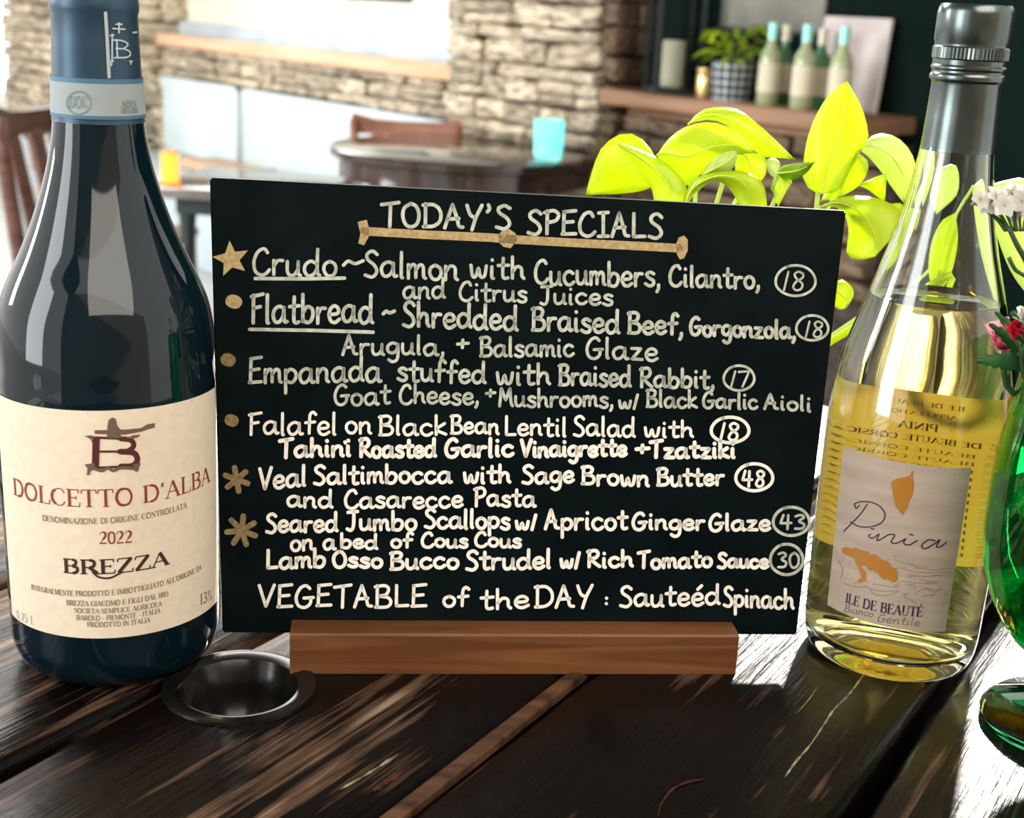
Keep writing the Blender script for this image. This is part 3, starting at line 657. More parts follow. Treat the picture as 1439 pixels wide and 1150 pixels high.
# ================================================================ BAR TABLE
AZ = math.radians(31)
dX = Vector((math.sin(AZ), math.cos(AZ), 0)); dY = Vector((-math.cos(AZ), math.sin(AZ), 0))      # X along planks, Y across (to the left)
TM = Matrix(((dX.x, dY.x, 0, 0), (dX.y, dY.y, 0, 0), (0, 0, 1, 0), (0, 0, 0, 1)))
bt = empty('bar_table', (0, 0.5, FLOOR)); tag(bt, 'dark weathered plank bar table under the wine bottles', 'table')
ITB = Matrix.Translation(-bt.location)
HC = Vector((-0.1065, 0.500, 0)); HR = 0.0300
hl = TM.inverted() @ HC
def cutter():
    bm = bmesh.new(); bmesh.ops.create_cone(bm, cap_ends=True, segments=48, radius1=HR - 0.002, radius2=HR - 0.002, depth=0.2)
    me = bpy.data.meshes.new('cut'); bm.to_mesh(me); bm.free(); o = bpy.data.objects.new('cut', me); C.objects.link(o); o.location = HC; return o
joints = [-0.240, -0.109, 0.024, 0.157, 0.242, 0.375, 0.508, 0.641, 0.774]   # across coordinate
PW = 0.133; edges = [0.242 - PW * k for k in range(5)][::-1] + [0.242 + PW * k for k in range(1, 5)]
cut = cutter()
for a, b in zip(edges, edges[1:]):
    bm = bmesh.new(); x0, x1 = -0.35, 0.95; nseg = 24; gap = 0.0032
    prof = [(a + gap, -0.035), (a + gap, -0.006), (a + gap + 0.0012, -0.0022), (a + gap + 0.0045, -0.0002), (a + 0.03, 0), ((a + b) / 2, -0.0003), (b - 0.03, 0), (b - gap - 0.0045, -0.0002), (b - gap - 0.0012, -0.0022), (b - gap, -0.006), (b - gap, -0.035)]
    rows = []
    for i in range(nseg + 1):
        x = x0 + (x1 - x0) * i / nseg
        rows.append([bm.verts.new((x, y + 0.0009 * math.sin(x * 23 + a * 40) * (1 if y < (a + b) / 2 else -1) * (abs(y - (a + b) / 2) > .05), z)) for y, z in prof])
    for p, q_ in zip(rows, rows[1:]):
        for k in range(len(prof)):
            k2 = (k + 1) % len(prof); bm.faces.new((p[k], q_[k], q_[k2], p[k2]))
    bm.faces.new(rows[0]); bm.faces.new(rows[-1])
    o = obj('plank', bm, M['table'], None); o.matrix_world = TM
    if a - 0.04 < hl.y < b + 0.04:
        md = o.modifiers.new('hole', 'BOOLEAN'); md.operation = 'DIFFERENCE'; md.object = cut; md.solver = 'EXACT'
        bpy.context.view_layer.update(); dg = bpy.context.evaluated_depsgraph_get()
        me = bpy.data.meshes.new_from_object(o.evaluated_get(dg)); o.modifiers.clear(); o.data = me
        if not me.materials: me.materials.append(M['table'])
    sharp(o, 50); o.parent = bt; o.matrix_parent_inverse = ITB
bpy.data.objects.remove(cut)
bm = bmesh.new(); box(bm, (0.30, 0.242, -0.0365), (1.2, PW * 8 + 0.05, 0.003)); bm.transform(TM)
under = obj('underside_board', bm, M['groove_brown'], bt); under.matrix_parent_inverse = ITB
# brown strip in the joint running to the stand, stands in for its lit bevel
bm = bmesh.new(); box(bm, (0.36, 0.243, -0.0022), (0.5, 0.0062, 0.006), None, 0.0015); bm.transform(TM)
o = obj('groove_brown', bm, M['groove_brown'], bt); o.matrix_parent_inverse = ITB
# hole is under the ring: bowl sits through the joint, strip must clear the underside
o = lathe('recessed_ring', [(HR + 0.0015, -0.0005), (HR + 0.0012, 0.0012), (HR - 0.002, 0.0018), (HR - 0.006, 0.0004), (HR - 0.0085, -0.004), (HR - 0.011, -0.012), (HR - 0.0145, -0.024), (0.006, -0.0305), (0, -0.031), (0, -0.0325), (0.008, -0.032), (HR - 0.010, -0.025), (HR - 0.0045, -0.006), (HR - 0.003, -0.001)], M['ring'], bt, 64)
o.location = HC; o.matrix_parent_inverse = ITB
for x, y in ((-0.2, -0.15), (0.8, -0.15), (-0.2, 0.6), (0.8, 0.6)):
    bm = bmesh.new(); box(bm, (x, y, (FLOOR - 0.038) / 2), (0.08, 0.08, -FLOOR - 0.038), None, 0.006); bm.transform(TM)
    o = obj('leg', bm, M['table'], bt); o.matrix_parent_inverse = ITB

M['scratch'] = noisy(mat('bare_wood_scratch', rough=0.7), (0.08, 0.055, 0.03), (0.38, 0.30, 0.18), (200, 200, 200), 1, 3)
M['redscratch'] = noisy(mat('red_paint_rub', rough=0.6), (0.02, 0.004, 0.002), (0.09, 0.016, 0.008), (200, 200, 200), 1, 3)
rs = random.Random(3)
for pts, w, mt in (([(1216, 946), (1200, 968), (1190, 980), (1172, 998), (1160, 1016), (1140, 1046), (1118, 1072), (1104, 1092)], 4, 'scratch'), ([(1150, 965), (1136, 985), (1120, 1003)], 1.8, 'scratch'),
                   ([(990, 1095), (965, 1100), (945, 1110), (930, 1130), (925, 1148)], 4, 'redscratch'), ([(990, 1142), (1000, 1146)], 6, 'redscratch'), ([(568, 1084), (548, 1096), (524, 1112)], 10, 'redscratch'), ([(560, 1060), (520, 1086), (478, 1110)], 5, 'scratch')):
    bm = bmesh.new(); P = catmull([np.array(p, float) for p in pts], 5) if len(pts) > 2 else pts
    prev = None
    for i_, p in enumerate(P):
        t_ = np.array(P[min(i_ + 1, len(P) - 1)], float) - np.array(P[max(i_ - 1, 0)], float); t_ /= np.hypot(*t_); n_ = np.array([-t_[1], t_[0]])
        hw_ = w / 2 * rs.uniform(0.3, 1.0) * (0.35 if i_ in (0, len(P) - 1) else 1)
        a_ = bm.verts.new(onz(*(np.array(p, float) + n_ * hw_), 0.00012)); b_ = bm.verts.new(onz(*(np.array(p, float) - n_ * hw_), 0.00012))
        if prev: bm.faces.new((prev[0], prev[1], b_, a_))
        prev = (a_, b_)
    o = obj('scratch', bm, M[mt], bt); o.matrix_parent_inverse = ITB

# ================================================================ STAND AND BOARD
BZ = 0.012
B0 = onz(313, 890, BZ); B1 = onz(1120, 893, BZ); ba = (B1 - B0); ba /= np.linalg.norm(ba); bn = np.array([-ba[1], ba[0], 0])   # bn away from camera
def onplane(x, y, off=0.0):
    v = ray(x, y); Q = B0 + bn * off; return O3 + v * (((Q - O3) @ bn) / (v @ bn))
byaw = math.atan2(ba[1], ba[0])
S0 = onz(408, 945, 0); S1 = onz(1035, 950, 0)
smid = (S0 + S1) / 2; sax = (S1 - S0); sl = np.linalg.norm(sax); sax /= sl; syaw = math.atan2(sax[1], sax[0])
st = empty('sign_stand', tuple(smid), byaw); tag(st, 'slim slotted wooden stand holding the black specials board', 'stand')
front_d = float((B0 - smid) @ bn)
print('stand depth to board', front_d, 'board yaw', math.degrees(byaw), 'stand yaw', math.degrees(syaw))
SHh = 0.0185; bk = front_d + 0.004 + 0.014; T2 = 0.0042
bm = bmesh.new()
prof = [(0, 0), (0, SHh - .0008), (.0008, SHh), (front_d - .0004, SHh), (front_d - .0004, BZ), (front_d + T2 + .0004, BZ), (front_d + T2 + .0004, SHh), (bk, SHh), (bk, 0)]
rows = [[bm.verts.new((x, y, z)) for y, z in prof] for x in (-sl / 2, -sl / 2 + .0006, sl / 2 - .0006, sl / 2)]
for p, q_ in zip(rows, rows[1:]):
    for k in range(len(prof)): k2 = (k + 1) % len(prof); bm.faces.new((p[k], p[k2], q_[k2], q_[k]))
for rw in (rows[0], rows[-1]):
    bm.faces.new(rw)
obj('base_block', bm, M['stand'], st)

bo = empty('specials_board', tuple((B0 + B1) / 2), byaw); tag(bo, 'black specials board with handwritten chalk marker menu', 'sign')
BI = bo.matrix_basis.copy()
bpy.context.view_layer.update(); BINV = bo.matrix_world.inverted()
def in_board(o): o.parent = bo; o.matrix_parent_inverse = BINV; return o
cs4 = [onplane(295, 250), onplane(1190, 297), onplane(1120, 893), onplane(313, 890)]
bm = bmesh.new(); f1 = [bm.verts.new(p) for p in cs4]; f2 = [bm.verts.new(p + bn * T2) for p in cs4]
bm.faces.new(f1); bm.faces.new(f2[::-1])
for k in range(4): bm.faces.new((f1[k], f1[(k + 1) % 4], f2[(k + 1) % 4], f2[k]))
bmesh.ops.recalc_face_normals(bm, faces=bm.faces)
bmesh.ops.bevel(bm, geom=list(bm.edges), offset=0.0007, segments=2, affect='EDGES')
in_board(obj('panel', bm, M['chalk_black'])); sharp(bpy.data.objects['panel'], 30)
bmap = lambda x, y: onplane(x, y, -0.00018)
bmap2 = lambda x, y: onplane(x, y, -0.00012)
LINES = [
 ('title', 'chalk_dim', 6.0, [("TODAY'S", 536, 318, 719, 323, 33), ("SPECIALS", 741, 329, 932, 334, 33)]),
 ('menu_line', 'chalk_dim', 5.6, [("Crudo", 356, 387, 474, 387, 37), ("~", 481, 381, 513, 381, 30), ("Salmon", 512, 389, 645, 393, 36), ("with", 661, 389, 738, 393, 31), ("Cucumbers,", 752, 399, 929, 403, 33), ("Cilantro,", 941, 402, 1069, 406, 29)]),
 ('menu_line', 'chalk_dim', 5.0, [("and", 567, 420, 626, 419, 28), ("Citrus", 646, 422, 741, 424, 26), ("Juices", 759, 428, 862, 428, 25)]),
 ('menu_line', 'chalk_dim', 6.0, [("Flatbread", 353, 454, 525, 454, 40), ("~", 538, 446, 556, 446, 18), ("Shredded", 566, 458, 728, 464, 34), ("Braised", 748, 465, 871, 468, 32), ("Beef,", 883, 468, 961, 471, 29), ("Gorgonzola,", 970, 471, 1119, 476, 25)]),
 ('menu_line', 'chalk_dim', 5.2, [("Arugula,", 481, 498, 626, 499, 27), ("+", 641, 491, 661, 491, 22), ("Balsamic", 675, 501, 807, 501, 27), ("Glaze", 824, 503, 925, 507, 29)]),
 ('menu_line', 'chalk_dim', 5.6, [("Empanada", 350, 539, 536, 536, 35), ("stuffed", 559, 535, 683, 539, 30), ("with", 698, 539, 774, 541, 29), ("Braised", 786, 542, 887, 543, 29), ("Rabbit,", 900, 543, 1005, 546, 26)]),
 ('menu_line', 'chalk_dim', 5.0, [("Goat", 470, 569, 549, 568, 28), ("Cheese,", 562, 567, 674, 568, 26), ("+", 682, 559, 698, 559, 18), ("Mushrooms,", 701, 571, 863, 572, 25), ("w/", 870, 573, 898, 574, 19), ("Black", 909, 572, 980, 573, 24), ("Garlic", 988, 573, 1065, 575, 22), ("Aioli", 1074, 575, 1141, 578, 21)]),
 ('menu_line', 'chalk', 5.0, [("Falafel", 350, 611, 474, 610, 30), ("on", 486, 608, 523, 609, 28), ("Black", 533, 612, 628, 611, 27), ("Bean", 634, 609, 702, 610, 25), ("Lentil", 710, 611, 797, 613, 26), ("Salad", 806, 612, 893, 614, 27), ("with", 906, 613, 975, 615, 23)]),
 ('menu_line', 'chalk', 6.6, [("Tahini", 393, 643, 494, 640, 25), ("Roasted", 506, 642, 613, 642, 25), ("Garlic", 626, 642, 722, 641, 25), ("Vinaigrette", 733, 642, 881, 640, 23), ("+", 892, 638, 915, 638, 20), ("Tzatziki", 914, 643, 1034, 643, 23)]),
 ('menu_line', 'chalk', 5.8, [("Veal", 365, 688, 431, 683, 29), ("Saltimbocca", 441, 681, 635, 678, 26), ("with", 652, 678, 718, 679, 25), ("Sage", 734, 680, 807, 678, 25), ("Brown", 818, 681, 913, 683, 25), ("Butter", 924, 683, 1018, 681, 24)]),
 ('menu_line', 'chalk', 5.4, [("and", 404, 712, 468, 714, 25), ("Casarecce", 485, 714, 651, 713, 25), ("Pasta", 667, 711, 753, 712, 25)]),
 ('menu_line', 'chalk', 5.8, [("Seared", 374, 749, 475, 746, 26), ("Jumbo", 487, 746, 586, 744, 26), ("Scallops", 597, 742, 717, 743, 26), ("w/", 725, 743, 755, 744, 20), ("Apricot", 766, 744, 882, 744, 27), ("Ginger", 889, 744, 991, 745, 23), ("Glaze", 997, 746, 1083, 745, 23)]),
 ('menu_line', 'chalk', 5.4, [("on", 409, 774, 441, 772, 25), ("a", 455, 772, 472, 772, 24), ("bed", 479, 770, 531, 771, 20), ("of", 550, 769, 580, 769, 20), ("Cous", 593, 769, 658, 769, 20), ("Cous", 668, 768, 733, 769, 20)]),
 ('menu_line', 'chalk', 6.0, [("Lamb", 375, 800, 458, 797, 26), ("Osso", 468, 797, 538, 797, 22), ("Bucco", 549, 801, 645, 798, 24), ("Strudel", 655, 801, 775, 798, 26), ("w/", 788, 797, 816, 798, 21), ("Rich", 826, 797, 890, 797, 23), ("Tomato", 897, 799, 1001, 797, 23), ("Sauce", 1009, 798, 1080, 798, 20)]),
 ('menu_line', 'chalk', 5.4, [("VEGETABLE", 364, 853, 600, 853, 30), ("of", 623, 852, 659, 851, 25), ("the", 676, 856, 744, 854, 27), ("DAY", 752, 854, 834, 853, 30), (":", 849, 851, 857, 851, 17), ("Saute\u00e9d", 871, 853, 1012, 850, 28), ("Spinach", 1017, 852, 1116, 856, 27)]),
]
for nm, mt, w, words in LINES:
    bm = bmesh.new()
    for t_, x0, y0, x1, y1, h in words: write(bm, t_, x0, y0, x1, y1, h, w, bmap)
    if words[0][0] == "Crudo": ribbon(bm, [(359, 391.5), (420, 392), (485, 391)], 5, bmap)
    if words[0][0] == "Flatbread": ribbon(bm, [(351, 463), (440, 464.5), (525, 467)], 5, bmap)
    if words[0][0] == "Tahini": ribbon(bm, [(485, 621), (486, 623)], 4.5, bmap)
    in_board(obj(nm, bm, M[mt]))
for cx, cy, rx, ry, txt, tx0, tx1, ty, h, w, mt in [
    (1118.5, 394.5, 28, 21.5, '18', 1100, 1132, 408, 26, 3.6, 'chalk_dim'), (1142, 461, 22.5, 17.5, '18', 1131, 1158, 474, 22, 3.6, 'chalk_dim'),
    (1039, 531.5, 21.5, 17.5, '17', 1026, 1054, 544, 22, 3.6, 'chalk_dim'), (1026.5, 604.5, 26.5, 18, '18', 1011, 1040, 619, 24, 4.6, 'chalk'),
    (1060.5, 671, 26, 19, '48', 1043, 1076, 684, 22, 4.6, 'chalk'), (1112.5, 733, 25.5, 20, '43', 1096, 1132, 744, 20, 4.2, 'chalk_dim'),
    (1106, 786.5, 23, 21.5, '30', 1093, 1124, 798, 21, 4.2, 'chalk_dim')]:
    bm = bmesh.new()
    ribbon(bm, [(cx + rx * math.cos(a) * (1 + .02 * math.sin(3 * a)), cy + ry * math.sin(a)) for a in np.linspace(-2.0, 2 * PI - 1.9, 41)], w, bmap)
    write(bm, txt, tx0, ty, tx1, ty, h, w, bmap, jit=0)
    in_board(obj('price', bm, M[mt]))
# gold marks
def poly(bm, pts, mp):
    t = bmesh.new(); t.faces.new([t.verts.new((p[0], p[1], 0)) for p in pts]); bmesh.ops.triangulate(t, faces=t.faces)
    for _ in range(4):
        ed = [e for e in t.edges if e.calc_length() > 7]
        if not ed: break
        bmesh.ops.subdivide_edges(t, edges=ed, cuts=1); bmesh.ops.triangulate(t, faces=t.faces)
    t.verts.index_update(); V = [bm.verts.new(mp(v.co.x, v.co.y)) for v in t.verts]
    for f in t.faces: bm.faces.new([V[v.index] for v in f.verts])
    t.free()
bm = bmesh.new()
ribbon(bm, [(512, 325), (600, 330), (690, 334), (712, 336), (800, 341), (900, 346), (955, 349)], 12, bmap2)
poly(bm, [(503, 312), (516, 309), (519, 320), (519, 332), (512, 345), (504, 342), (507, 328)], bmap2)
poly(bm, [(950, 345), (954, 334), (962, 331), (967, 337), (967, 352), (962, 363), (956, 365), (952, 358)], bmap2)
poly(bm, [(700, 332), (706, 324), (716, 322), (725, 328), (727, 338), (718, 349), (708, 347), (701, 340)], bmap2)
in_board(obj('gold_bar', bm, M['gold']))
bm = bmesh.new(); P = [(323, 338), (331, 354), (349, 352), (337, 366), (345, 381), (327, 376), (314, 388), (315, 370), (299, 361), (317, 356)]
poly(bm, P, bmap2); in_board(obj('gold_star', bm, M['gold']))
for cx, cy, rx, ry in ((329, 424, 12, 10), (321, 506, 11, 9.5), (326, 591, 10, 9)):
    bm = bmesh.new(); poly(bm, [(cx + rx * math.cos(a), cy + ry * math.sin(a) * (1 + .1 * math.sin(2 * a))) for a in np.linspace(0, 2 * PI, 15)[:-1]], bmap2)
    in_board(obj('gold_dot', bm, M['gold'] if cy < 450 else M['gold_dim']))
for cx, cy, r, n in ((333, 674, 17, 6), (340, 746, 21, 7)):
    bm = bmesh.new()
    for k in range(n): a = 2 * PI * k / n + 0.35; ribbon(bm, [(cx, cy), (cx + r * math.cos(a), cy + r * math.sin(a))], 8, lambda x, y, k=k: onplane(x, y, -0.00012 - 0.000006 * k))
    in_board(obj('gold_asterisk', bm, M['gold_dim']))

# ================================================================ serif letters for the labels
def serif():
    G = {}
    def g(ch, w, *st): G[ch] = (w, st)
    T, n = 1.55, 0.55
    S = lambda x, y, l=2.6: (0.55, [(x - l / 2, y), (x + l / 2, y)])
    ln = lambda w, *p: (w, list(p))
    cv = lambda w, *p: (w, [tuple(q) for q in catmull(p, 4)])
    g('A', 9, ln(n, (1, 0), (4.3, 10)), ln(T, (4.3, 10), (7.9, 0)), ln(n, (2.2, 3.5), (6.6, 3.5)), S(1, 0), S(7.9, 0))
    g('B', 8, ln(T, (1.9, 0), (1.9, 10)), ln(n, (.5, 10), (4.8, 10)), ln(n, (1.9, 5.3), (4.8, 5.3)), ln(n, (.5, 0), (4.8, 0)), cv(1.2, (4.8, 10), (6.3, 9.2), (6.5, 7.6), (5.8, 6), (4.8, 5.4)), cv(1.3, (4.8, 5.3), (6.7, 4.4), (7.1, 2.6), (6.4, .8), (4.8, 0)))
    g('C', 8.6, cv(n, (7.8, 7.4), (7, 9.4), (5, 10.1), (3, 9.3)), cv(T, (3, 9.3), (1.6, 7.5), (1.1, 5), (1.6, 2.5), (3, .7)), cv(n, (3, .7), (5, -.1), (7, .7), (8, 2.5)))
    g('D', 9.4, ln(T, (1.9, 0), (1.9, 10)), ln(n, (.5, 10), (4.4, 10)), ln(n, (.5, 0), (4.4, 0)), cv(1.4, (4.4, 10), (7, 8.8), (8.3, 5), (7, 1.2), (4.4, 0)))
    g('E', 7.6, ln(T, (1.9, 0), (1.9, 10)), ln(n, (.5, 10), (6.6, 10)), ln(n, (.5, 0), (6.9, 0)), ln(n, (1.9, 5.2), (5.2, 5.2)), ln(n, (6.5, 10.2), (6.5, 8)), ln(n, (6.9, 0), (7.1, 2.3)), ln(n, (5.2, 6.2), (5.2, 4.2)))
    G['\u00c9'] = (7.6, G['E'][1] + (ln(.8, (3.4, 11.4), (5, 13.4)),)); G['\u00c8'] = G['\u00c9']
    g('F', 7.2, *G['E'][1][:2], ln(n, (1.9, 5.2), (5.2, 5.2)), ln(n, (6.5, 10.2), (6.5, 8)), S(1.9, 0, 3))
    g('G', 9, *G['C'][1][:2], cv(n, (3, .7), (5, -.1), (7.3, .8)), ln(1.3, (7.3, .4), (7.3, 4.4)), S(7.2, 4.5))
    g('I', 3.8, ln(T, (1.9, 0), (1.9, 10)), S(1.9, 0, 3), S(1.9, 10, 3))
    g('L', 7.2, ln(T, (1.9, 0), (1.9, 10)), S(1.9, 10, 3), ln(n, (.5, 0), (6.6, 0)), ln(n, (6.6, 0), (6.9, 2.6)))
    g('M', 11, ln(n, (1.5, 0), (1.9, 10)), ln(T, (1.9, 10), (5.4, .5)), ln(n, (5.4, .5), (9, 10)), ln(T, (9, 10), (9.4, 0)), S(1.5, 0, 2.4), S(9.4, 0, 3), S(1.5, 10, 2), S(9.3, 10, 2))
    g('N', 9.2, ln(n, (1.5, 0), (1.5, 10)), ln(T, (1.5, 10), (7.6, 0)), ln(n, (7.6, 0), (7.6, 10)), S(1.5, 0), S(7.6, 10), S(1.3, 10, 2))
    g('O', 9.6, cv(T, (4.8, 10.1), (2.4, 9), (1.1, 5), (2.4, 1), (4.8, -.1)), cv(1.2, (4.8, -.1), (7.2, 1), (8.5, 5), (7.2, 9), (4.8, 10.1)))
    g('P', 7.4, ln(T, (1.9, 0), (1.9, 10)), ln(n, (.5, 10), (4.6, 10)), ln(n, (1.9, 4.6), (4.6, 4.6)), cv(1.3, (4.6, 10), (6.4, 9.1), (6.8, 7.3), (6.2, 5.4), (4.6, 4.6)), S(1.9, 0, 3))
    g('R', 8.6, *G['P'][1], ln(T, (4.4, 4.8), (8, .2)), S(8.2, 0, 1.6))
    g('S', 6.8, cv(n, (5.8, 8), (5, 9.8), (3.4, 10.1), (1.6, 9.2)), cv(T, (1.6, 9.2), (1.3, 7), (3.3, 5.3), (5.3, 3.8), (5.4, 1.4)), cv(n, (5.4, 1.4), (4, 0), (2, 0), (.8, 2.4)))
    g('T', 8.2, ln(T, (4.1, 0), (4.1, 10)), ln(n, (.5, 10), (7.7, 10)), ln(n, (.6, 10), (.4, 7.8)), ln(n, (7.6, 10), (7.8, 7.8)), S(4.1, 0, 3))
    g('U', 8.8, ln(T, (1.9, 3), (1.9, 10)), cv(n, (1.9, 3), (2.6, .6), (4.6, -.1), (6.6, .8), (7.2, 3)), ln(n, (7.2, 3), (7.2, 10)), S(1.9, 10, 3), S(7.2, 10))
    g('Z', 7.8, ln(n, (.9, 10), (7, 10)), ln(T, (6.7, 10), (1.1, 0)), ln(n, (.8, 0), (7.2, 0)), ln(n, (.9, 10), (.7, 7.8)), ln(n, (7.2, 0), (7.4, 2.4)))
    g('7', 6.2, ln(1.1, (.9, 9.6), (5.4, 9.6)), ln(T, (5.3, 9.4), (2.6, 0)))
    g('V', 8.6, ln(T, (1, 10), (4.4, 0)), ln(n, (4.4, 0), (7.6, 10)), S(1, 10), S(7.6, 10))
    g('0', 6.6, cv(1.3, (3.3, 10), (1.4, 8.4), (1, 5), (1.4, 1.6), (3.3, 0)), cv(1.3, (3.3, 0), (5.2, 1.6), (5.6, 5), (5.2, 8.4), (3.3, 10)))
    g('1', 4.4, ln(T, (2.4, 0), (2.4, 10)), ln(n, (1, 8.4), (2.4, 10)), S(2.4, 0, 3))
    g('2', 6.6, cv(n, (.9, 7.6), (1.6, 9.6), (3.4, 10)), cv(T, (3.4, 10), (5.2, 8.8), (5, 6.4), (3, 3.6)), ln(n, (3, 3.6), (.8, .4)), ln(1.1, (.6, .5), (5.8, .5)))
    g('3', 6.2, cv(1.1, (1, 9), (3, 10), (4.8, 8.6), (4, 6), (2.4, 5.3)), cv(1.3, (2.4, 5.3), (4.8, 4.4), (5.2, 2), (3.4, 0), (.8, .8)))
    g('5', 6.2, ln(1, (1.6, 10), (5.2, 10)), ln(n, (1.6, 10), (1.4, 5.6)), cv(1.3, (1.4, 5.6), (3.6, 6.2), (5.2, 4.2), (4.8, 1.4), (2.6, 0), (.8, .8)))
    g('8', 6.4, cv(1.2, (3.2, 10), (1.4, 8.6), (1.8, 6.4), (4.6, 4), (5.2, 1.8), (3.2, 0), (1, 1.8), (1.8, 4.4), (4.6, 6.6), (4.8, 8.8), (3.2, 10)))
    g("'", 3, ln(1.3, (1.6, 10), (1.3, 7.6))); g('-', 4.4, ln(.8, (.8, 4), (3.6, 4))); g(' ', 4.2); g(',', 3, ln(1.1, (1.4, .6), (1, -1.4))); g('.', 3, ln(1.4, (1.4, .4), (1.6, .2)))
    g('%', 9, ln(n, (1.5, 0), (7.5, 10)), cv(n, (2.4, 9.8), (1.2, 8), (2.4, 6), (3.6, 8), (2.4, 9.8)), cv(n, (6.6, 4), (5.4, 2), (6.6, .1), (7.8, 2), (6.6, 4)))
    return G
SG = serif()
def cyl(cx, cy, R):
    """photo pixel -> (angle, z) on the cylinder; and back to 3-D"""
    def hit(x, y):
        v = ray(x, y); a = v[0] ** 2 + v[1] ** 2; ox, oy = -cx, -cy; b = ox * v[0] + oy * v[1]; c = ox * ox + oy * oy - R * R
        D = max(b * b - a * c, 0); t = (-b - math.sqrt(D)) / a; p = O3 + v * t
        return math.atan2(p[1] - cy, p[0] - cx), p[2]
    def pt(th, z, off=0.0): return (cx + (R + off) * math.cos(th), cy + (R + off) * math.sin(th), z)
    return hit, pt
def serif_write(bm, text, p0, p1, h, hit, pt, R, off=0.00016, sc=1.0, seed=0):
    a0, z0 = hit(*p0); a1, z1 = hit(*p1)
    zm_a, zm_z = hit((p0[0] + p1[0]) / 2, (p0[1] + p1[1]) / 2 ); 
    k = h / 10.0
    tot = sum(SG[c][0] for c in text); ku = (a1 - a0) / tot; cur = 0
    ws = k * sc
    for c in text:
        gw, st = SG[c]
        for w, pts in st:
            # constant real stroke width: work in metres (arc length, height)
            P = [(R * ku * (cur + px), (z1 - z0) * (cur + px) / tot + k * py) for px, py in pts]
            ribbon(bm, P, w * ws, lambda u, v: pt(a0 + u / R, z0 + v, off), cap=False)
        cur += gw
def hand_cyl(bm, text, p0, p1, hpx, w, hit, pt, slant=0.3, off=0.00016):
    write(bm, text, p0[0], p0[1], p1[0], p1[1], hpx, w, lambda x, y: pt(*hit(x, y), off), slant=slant, jit=0.1)

# ================================================================ RED WINE BOTTLE
RX, RY = -0.16453, 0.52846
M['redglass'] = mat('dark_wine_bottle_glass', (0.002, 0.009, 0.014), 0.045, spec=0.5)
M['capsule'] = noisy(mat('navy_foil_capsule', rough=0.38, metal=0.35), (0.022, 0.055, 0.090), (0.035, 0.075, 0.115), (30, 30, 30), 1, 2)
M['silverline'] = mat('silver_print', (0.45, 0.52, 0.55), 0.4, 0.3)
M['docstrip'] = mat('grey_paper_seal', (0.30, 0.34, 0.345), 0.6)
M['dullblue'] = mat('dull_blue_band', (0.05, 0.15, 0.24), 0.5)
M['labelpaper'] = noisy(mat('cream_label_paper', rough=0.65, spec=0.3), (0.74, 0.62, 0.48), (0.79, 0.67, 0.52), (300, 300, 300), 1, 3)
M['ink_red'] = mat('brick_red_ink', (0.25, 0.045, 0.025), 0.5)
M['ink_dark'] = mat('dark_brown_ink', (0.045, 0.022, 0.018), 0.5)
M['ink_grey'] = mat('taupe_ink', (0.26, 0.20, 0.15), 0.6)
M['ink_press'] = mat('bronze_brown_ink', (0.15, 0.10, 0.07), 0.5)
M['ink_maroon'] = mat('maroon_ink', (0.09, 0.018, 0.022), 0.5)
rb = empty('wine_bottle', (RX, RY, 0)); tag(rb, 'dark red wine bottle with cream label left of board', 'bottle')
prof = [(0, 0.006), (0.020, 0.004), (0.030, 0.0), (0.034, 0.0003), (0.0395, 0.004), (0.0425, 0.011), (0.0432, 0.02), (0.0436, 0.05), (0.0440, 0.113), (0.0434, 0.128), (0.0426, 0.140), (0.0407, 0.152), (0.0372, 0.162), (0.0313, 0.1745), (0.0262, 0.187), (0.0215, 0.2015), (0.0185, 0.214), (0.0171, 0.224), (0.0163, 0.240), (0.0156, 0.262), (0.0156, 0.281), (0, 0.281)]
pc = catmull(prof[1:-1], 4); prof = [prof[0]] + [(max(p[0], 0), max(p[1], 0)) for p in pc] + [prof[-1]]
lathe('glass', prof, M['redglass'], rb, 96, deg=50)
lathe('capsule', [(0.0174, 0.2245), (0.0172, 0.2255), (0.0166, 0.240), (0.0161, 0.2555), (0.0158, 0.264), (0.0163, 0.2655), (0.0164, 0.268), (0.0160, 0.270), (0.0158, 0.282), (0.015, 0.2835), (0, 0.2835)], M['capsule'], rb, 64)
CR = 0.0171
hitc, ptc = cyl(RX, RY, 0.0168)
caps = bpy.data.objects['capsule']
def cyl_patch(name, r0, r1, z0, z1, a0, a1, mt, parent, off, n=40, base=(0, 0)):
    bm = bmesh.new(); rows = []
    for i in range(n + 1):
        a = a0 + (a1 - a0) * i / n
        rows.append([bm.verts.new((base[0] + (r + off) * math.cos(a), base[1] + (r + off) * math.sin(a), z)) for r, z in ((r0, z0), ((r0 + r1) / 2, (z0 + z1) / 2), (r1, z1))])
    for p, q_ in zip(rows, rows[1:]):
        for k in range(2): bm.faces.new((p[k], q_[k], q_[k + 1], p[k + 1]))
    return obj(name, bm, mt, parent, True)
zt_ = hitc(137, 111)[1]; zb_ = hitc(139, 168)[1]
z1_ = hitc(137, 118)[1]; z2_ = hitc(139, 163)[1]
rcap = lambda z: 0.0174 + (0.0161 - 0.0174) * (z - 0.2245) / (0.2555 - 0.2245)
cyl_patch('seal_band', rcap(zb_), rcap(zt_), zb_, zt_, 0, 2 * PI, M['dullblue'], rb, 0.0003, 64)
seal = cyl_patch('paper_seal', rcap(z2_), rcap(z1_), z2_, z1_, 0, 2 * PI, M['docstrip'], rb, 0.0004, 64)
RI = Matrix.Translation((-RX, -RY, 0))
def on_red(name, bm, mt, parent=rb):
    bm.transform(RI); return obj(name, bm, mt, parent)
hits, pts_ = cyl(RX, RY, 0.0173)
bm = bmesh.new()
